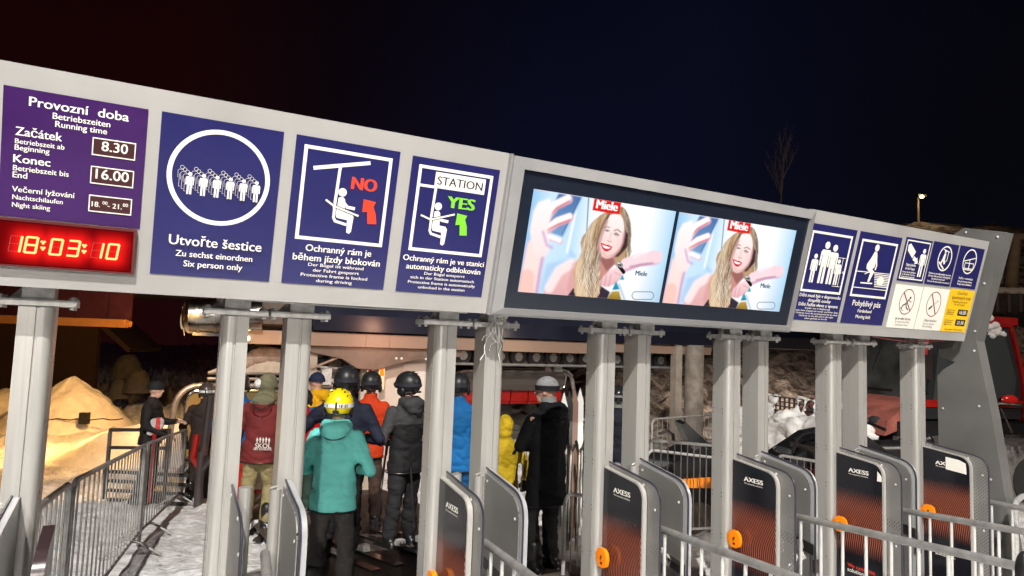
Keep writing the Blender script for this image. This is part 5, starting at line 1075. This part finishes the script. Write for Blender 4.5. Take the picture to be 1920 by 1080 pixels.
    if boots:
        for sx in (-1, 1):
            m = MB(); xx = sx * (stance + .012); f_ = ft[sx]; m.cap((xx, f_ - .07, .055), .055, (xx, f_ + .15, .05), .05, 12); m.cap((xx, f_ - .02, .10), .066, (xx, f_, .27), .07, 12); m.box((xx - .05, f_ - .13, -.02), (xx + .05, f_ + .22, .03)); remesh(m, .013, 2, 'boot', BLACK, body)
    for sx, (el, wr) in ((-1, la), (1, ra)):
        if glove: m = MB(); hand_mb(m, wr - (wr - el).normalized() * .02, wr - el, sx, .046); m.cone(wr - (wr - el).normalized() * .06, .056, wr + (wr - el).normalized() * .01, .045, 12); remesh(m, .0075, 2, 'glove', glove, body)
    # head gear
    if top == 'helmet':
        m = MB(); c_ = hc + RZ @ Vector((0, -.012, .035)); m.ell(c_, (.122, .146, .132), 26, 18, RZ)
        for i, v in enumerate(m.v):
            d_ = RZ.inverted() @ (v - c_)
            if d_.z < -.01 and d_.y > .03: d_ = Vector((d_.x * .72, d_.y * .55, max(d_.z, -.03)))
            if d_.z < -.085: d_.z = -.085
            m.v[i] = c_ + RZ @ d_
        he = m.build('helmet', topm, body, smooth=True)
        for sx in (-1, 1):
            for k in range(3): m = MB(); m.ell(c_ + RZ @ Vector((sx * (.028 + .026 * k), -.045 - .012 * k, .127 - .016 * k - .006 * k * k)), (.007, .026, .006), 8, 6, RZ); m.build('vent', BLACK if band is WH else mat('vent_grey', (.09, .09, .095), .35), he, smooth=True)
            m = MB(); m.ell(c_ + RZ @ Vector((sx * .108, .01, -.075)), (.022, .05, .05), 12, 8, RZ); m.build('ear_pad', BLACK, he, smooth=True)
        m = MB(); m.tube([c_ + RZ @ Vector((.119 * math.cos(t), .142 * math.sin(t), -.083)) for t in [math.pi + math.pi * k / 16 for k in range(17)]], .007, 6); m.build('helmet_rim', BLACK, he, smooth=True)
        m = MB(); m.box(tuple(c_ + Vector((-.026, -.150, -.078))), tuple(c_ + Vector((.026, -.128, -.048)))); m.build('size_adjuster', BLACK, he)
        if band is not None:
            m = MB(); N = 40
            for i in range(N):
                t = 2 * math.pi * i / N
                for dz, rr in ((-.017, 1.012), (-.017, 1.035), (.017, 1.03), (.017, 1.008)): m.v.append(c_ + RZ @ Vector((.122 * rr * math.cos(t), .146 * rr * math.sin(t), dz - .012)))
            for i in range(N):
                for k in range(4): a = i * 4; b2 = ((i + 1) % N) * 4; m.f.append([a + k, a + (k + 1) % 4, b2 + (k + 1) % 4, b2 + k]); m.mi.append(0)
            gs = m.build('goggle_strap', band, body, smooth=True)
            if band is WH:
                m = MB()
                for a0, a1, z0, z1 in ((-1.62, -1.50, -.055, .02), (-1.36, -1.30, -.022, -.002), (-1.24, -1.14, -.026, .0), (-1.06, -1.0, -.024, -.004), (-.94, -.86, -.028, .002), (-.8, -.74, -.026, .0), (-2.3, -2.2, -.024, -.002)):
                    vs = [c_ + RZ @ Vector((.122 * 1.042 * math.cos(t), .146 * 1.042 * math.sin(t), z)) for t, z in ((a0, z0), (a1, z0), (a1, z1), (a0, z1))]; m.add(vs, [(0, 1, 2, 3)])
                m.build('strap_print', BLACK, gs, fixn=False)
        if goggles: m = MB(); m.ell(hp(0, .10, .02), (.085, .05, .045), 16, 10, RZ); m.build('goggles', DGL, body, smooth=True)
    elif top == 'beanie':
        m = MB(); c_ = hc + RZ @ Vector((0, -.008, .045)); m.ell(c_, (.094, .112, .098), 20, 14, RZ)
        for i, v in enumerate(m.v):
            if (v - c_).z < -.012: d_ = v - c_; d_.z = -.012 - .2 * (abs(d_.z) - .012); m.v[i] = c_ + d_
        bn = m.build('beanie', topm, body, smooth=True)
        m = MB(); N = 30
        for i in range(N):
            t = 2 * math.pi * i / N
            for dz, rr in ((-.035, 1.0), (-.035, 1.05), (.012, 1.05), (.012, .98)): m.v.append(c_ + RZ @ Vector((.094 * rr * math.cos(t), .112 * rr * math.sin(t), dz)))
        for i in range(N):
            for k in range(4): a = i * 4; b2 = ((i + 1) % N) * 4; m.f.append([a + k, a + (k + 1) % 4, b2 + (k + 1) % 4, b2 + k]); m.mi.append(0)
        m.build('beanie_brim', band or topm, bn, smooth=True)
    if scarf: m = MB(); m.cone(Vector((0, -.012, 1.50)) + LN, .082, Vector((0, .0, 1.595)) + LN * 1.1, .074, 16); m.ell(Vector((0, .03, 1.575)) + LN * 1.1, (.066, .07, .035), 14, 8); m.build('neck_warmer', scarf, body, smooth=True)
    if visible_face:
        for sx in (-1, 1): m = MB(); m.ell(hp(sx * .03, .086, .022), (.011, .007, .007), 8, 6, RZ); m.build('eye', mat('eye_dark', (.02, .015, .012), .2), body)
    body.scale = (sc, sc, sc); body.location = base; body.rotation_euler = (0, 0, -YAW + math.radians(face))
    return body, sc
BENT = lambda sx, e=.0: (Vector((sx * (.30 + e), -.03, 1.12)), Vector((sx * (.17 + e * .5), .22, 1.08)))
NAVYF = fabric('navy', (.014, .017, .035)); BLK = fabric('black', (.0125, .0125, .014)); CHAR = fabric('charcoal', (.055, .055, .058)); DBROWN = fabric('dark_brown', (.035, .022, .018))
GREYT = fabric('grey_trousers', (.050, .047, .047), .8, .8); BLKT = fabric('black_trousers', (.022, .022, .024), .8, .8)
HB = mat('helmet_black', (.016, .016, .018), .42)
TEAL = fabric('teal', srgb(112, 208, 202), .7, .35); TEALZ = fabric('teal_lower', srgb(66, 170, 146), .7, .7)
person(637, 727, 5.30, 4, 'person in a teal jacket and yellow helmet, seen from behind, the nearest skier', TEAL, GREYT, jz=.77, la=BENT(-1, -.01), ra=BENT(1, .0), topm=mat('helmet_yellow', srgb(240, 215, 25), .3, coat=.3), band=WH, hood=True, wide=1.02, stance=.12, glove=BLACK)
person(652, 684, 6.7, 10, 'tall person in a navy jacket and black helmet behind the teal jacket', NAVYF, BLKT, jz=.80, la=((-.40, .02, 1.20), (-.46, .14, 1.0)), ra=BENT(1, .04), topm=HB, band=mat('strap_dark', (.03, .03, .04), .4), wide=1.14)
person(697, 695, 8.3, 0, 'person in an orange red jacket and black helmet beside the white wall', fabric('orange_red', srgb(205, 62, 22)), fabric('brown_trousers', (.06, .035, .028)), jz=.80, la=BENT(-1), ra=((.29, -.02, 1.14), (.22, .18, 1.0)), topm=HB, band=mat('strap_dark', (.03, .03, .04), .4))
person(768, 695, 7.1, 42, 'person in a grey and black jacket with dark goggles, looking left', CHAR, BLKT, jmats=[BLK, CHAR], zone=lambda c: 1 if (c.z > 1.27 and not (abs(c.x) > .21 and c.z < 1.22)) or (abs(c.x) > .2 and .98 < c.z < 1.5) else 0, jz=.78, la=BENT(-1, .02), ra=((.28, -.06, 1.12), (.26, .04, .88)), topm=HB, band=mat('strap_dark', (.03, .03, .04), .4), hood=True, wide=1.04, goggles=True, headyaw=.35)
MAR = fabric('maroon', srgb(112, 42, 42)); OLV = fabric('olive_grey', srgb(120, 116, 92))
pm, sm = person(497, 702, 8.15, 8, 'person in a maroon jacket and khaki trousers between the second and third posts', MAR, fabric('khaki', srgb(140, 128, 92), .8, .8), jmats=[MAR, OLV], zone=lambda c: 1 if (c.z > 1.44 and abs(c.x) < .17) else 0, jz=.78, la=((-.27, -.03, 1.13), (-.30, .05, .88)), top='none', hood=True, hoodup=True, wide=1.08, rise=.02, lean=.13)
keep = pm.location.copy(); pm.location = (0, 0, 0)
m = MB(); m.ell((-.085, .13, 1.66), (.06, .08, .06), 14, 9); m.build('helmet', WH, pm, smooth=True)
s = Sign(-.07, .92, .25, .21, .0, lambda a, b_, o: (a + .02, -.158 - o, b_)); s.text('W', 'SKOL', .10, .80, .80, .03); s.text('W', 'SKI SCHOOL', .05, .85, .92, .02)
for k in range(5): s.man('W', .18 + .13 * k, .55 - .03 * (k % 2), .30)
s.build(pm, MT); pm.location = keep
person(290, 714, 10.3, -82, 'lift operator in black jacket and beanie facing right behind the railing', fabric('operator', (.018, .015, .015)), BLKT, jz=.84, la=((-.25, .04, 1.14), (-.20, .30, 1.15)), ra=((.26, .02, 1.12), (.20, .30, 1.0)), top='beanie', topm=fabric('black_knit', (.012, .012, .012)), visible_face=True, glove=None, wide=1.05)
q = at(291, 800, 10.05); m = MB(); rs = random.Random(2)
for k in range(14): m.ell(q + RT * (.14 * (rs.random() - .5)) + UP * (.16 * (rs.random() - .5)), (.07, .05, .07), 10, 8)
sgn = remesh(m, .016, 4, 'wrapped_control_box', [mat('plastic_bag', (.62, .56, .54), .35, var=.2, bump=.5), mat('bag_red', srgb(200, 60, 60), .35)], None, .006, lambda c: 1 if (c - q).dot(RT) > .03 and (c - q).dot(RT) < .09 else 0); tag(sgn, 'white and red wrapped control box on a post in front of the operator', 'control box')
m = MB(); m.cyl(q - Vector((0, 0, 1.1)), q - Vector((0, 0, .05)), .03, 8); pp = m.build('stand', REDP, None); pp.parent = sgn
person(388, 716, 10.7, 14, 'person in a dark brown jacket seen from behind beside the amber bubble', DBROWN, DBROWN, jz=.80, top='helmet', topm=mat('helmet_brown', (.06, .045, .04), .3), band=WH, wide=1.1, lean=.06, gnd=-.74)
person(452, 700, 9.4, 20, 'person in a blue jacket and red trousers behind the maroon jacket', fabric('blue', srgb(22, 92, 160)), fabric('red_trousers', srgb(180, 36, 26)), jz=.84, topm=HB)
YB = fabric('yellow', srgb(238, 178, 20)); BB = fabric('steel_blue', srgb(52, 96, 150))
person(598, 699, 10.0, 74, 'person in a yellow and blue jacket with navy cap, facing left', YB, BLKT, jmats=[BB, YB], zone=lambda c: 1 if c.z > 1.33 or c.z < 1.05 else 0, jz=.84, top='beanie', topm=fabric('navy_knit', (.015, .02, .05)), hood=True, visible_face=True)
person(572, 728, 8.9, 30, 'person in a red jacket mostly hidden behind the third post', fabric('red', srgb(190, 22, 26)), fabric('green_trousers', srgb(46, 66, 56)), jz=1.02, topm=HB, wide=1.05)
person(862, 698, 7.7, -4, 'person in a blue jacket and black helmet between the fourth and fifth posts', fabric('bright_blue', srgb(20, 98, 160)), fabric('blue_trousers', srgb(22, 80, 128)), jz=.72, topm=HB, band=mat('strap_dark', (.03, .03, .04), .4), la=((-.30, -.02, 1.14), (-.40, .06, .92)), glove=fabric('blue_glove', srgb(24, 110, 170)), wide=1.1)
person(948, 779, 6.9, 0, 'child in a yellow jacket with the hood up, next to the black coat', fabric('yellow_ochre', srgb(176, 148, 24)), BLKT, jz=.70, top='none', hoodup=True, wide=1.1)
person(1030, 707, 6.15, 48, 'person in a long black coat and grey beanie with folded arms', fabric('coat_black', (.006, .006, .0085), .8, .4), BLKT, jz=.62, la=((-.32, .05, 1.16), (-.05, .27, 1.12)), ra=((.31, .05, 1.16), (.05, .30, 1.09)), top='beanie', topm=mat('grey_knit', (.26, .26, .27), .9, var=.35, vscale=60), band=BLK, hood=True, wide=1.27, visible_face=True, headyaw=.45, scarf=mat('scarf_grey', (.2, .2, .2), .9))
person(1160, 722, 8.6, -6, 'person with a shiny black helmet seen between two middle posts', fabric('ink', (.014, .015, .026)), BLKT, jz=.78, topm=mat('helmet_gloss', (.02, .02, .022), .2, coat=.3), band=mat('strap_grey', (.2, .2, .2), .5), scarf=mat('gaiter_sage', (.16, .19, .16), .9))
# skis and poles on the belt
def ski_pair(o, d, label, L=1.65, m_=BLACK):
    root = empty('ski_pair', o, label, 'skis', 'skis on the snow'); d = d.normalized(); sd = Vector((-d.y, d.x, 0)).normalized()
    for sx in (-1, 1):
        m = MB(); c_ = o + sd * .12 * sx
        def T(a, b_, w): return c_ + d * a + sd * w + Vector((0, 0, b_))
        pr = [(-L / 2, .0), (-L / 2, .02), (L * .38, .025), (L * .46, .06), (L * .5, .12), (L * .49, .125), (L * .44, .05), (L * .36, .0)]
        m.prism(pr, (-.045, .045), T); sk = m.build('ski', m_, root)
        m = MB(); m.prism([(-.22, .03), (-.2, .09), (-.12, .09), (-.10, .05), (.12, .05), (.14, .08), (.2, .07), (.2, .03)], (-.035, .035), T); m.build('binding', GALV, sk)
    return root
SKD = Vector((-.22, .97, -.085))
q = at(752, 1052, 7.0); q.z = gz(q.x, q.y, False) + .085; ski_pair(q, SKD, 'black skis under the grey and black jacket')
q = at(645, 1075, 6.6); q.z = gz(q.x, q.y, False) + .085; ski_pair(q, SKD, 'black skis between the legs of the teal jacket')
q = at(492, 985, 8.1); q.z = gz(q.x, q.y, False) + .03; ski_pair(q, Vector((.35, .9, -.085)), 'dark skis under the khaki trousers', 1.5)
def pole(a, b_, label, col):
    root = empty('ski_pole', b_, label, 'ski pole', 'ski poles of the waiting skiers'); m = MB(); m.cone(b_, .005, a, .009, 8); m.build('shaft', col, root)
    d = (a - b_).normalized(); m = MB(); m.cone(a - d * .02, .016, a + d * .11, .017, 8); m.build('grip', BLACK, root); m = MB(); m.cyl(b_ + d * .05, b_ + d * .06, .045, 12); m.build('basket', BLACK, root)
PC = mat('pole_dark', (.04, .03, .03), .35); PCW = mat('pole_white', (.6, .6, .58), .35)
for xa, ya, da, xb, yb, db, t_, c_ in ((731, 800, 7.2, 698, 1005, 7.6, 'brown ski pole left of the grey and black jacket', PC), (724, 850, 7.3, 705, 1000, 7.5, 'thin ski pole crossing beside the navy jacket', PC), (770, 870, 6.75, 780, 1066, 6.7, 'black ski pole beside the black trousers', PC), (976, 830, 6.6, 955, 985, 6.7, 'black ski pole leaning past the yellow jacket', PC), (986, 838, 6.5, 967, 990, 6.6, 'silver ski pole left of the black coat', PCW), (1055, 880, 6.3, 1052, 1075, 6.2, 'thin white ski pole right of the black coat', PCW)):
    pole(at(xa, ya, da), at(xb, yb, db), t_, c_)
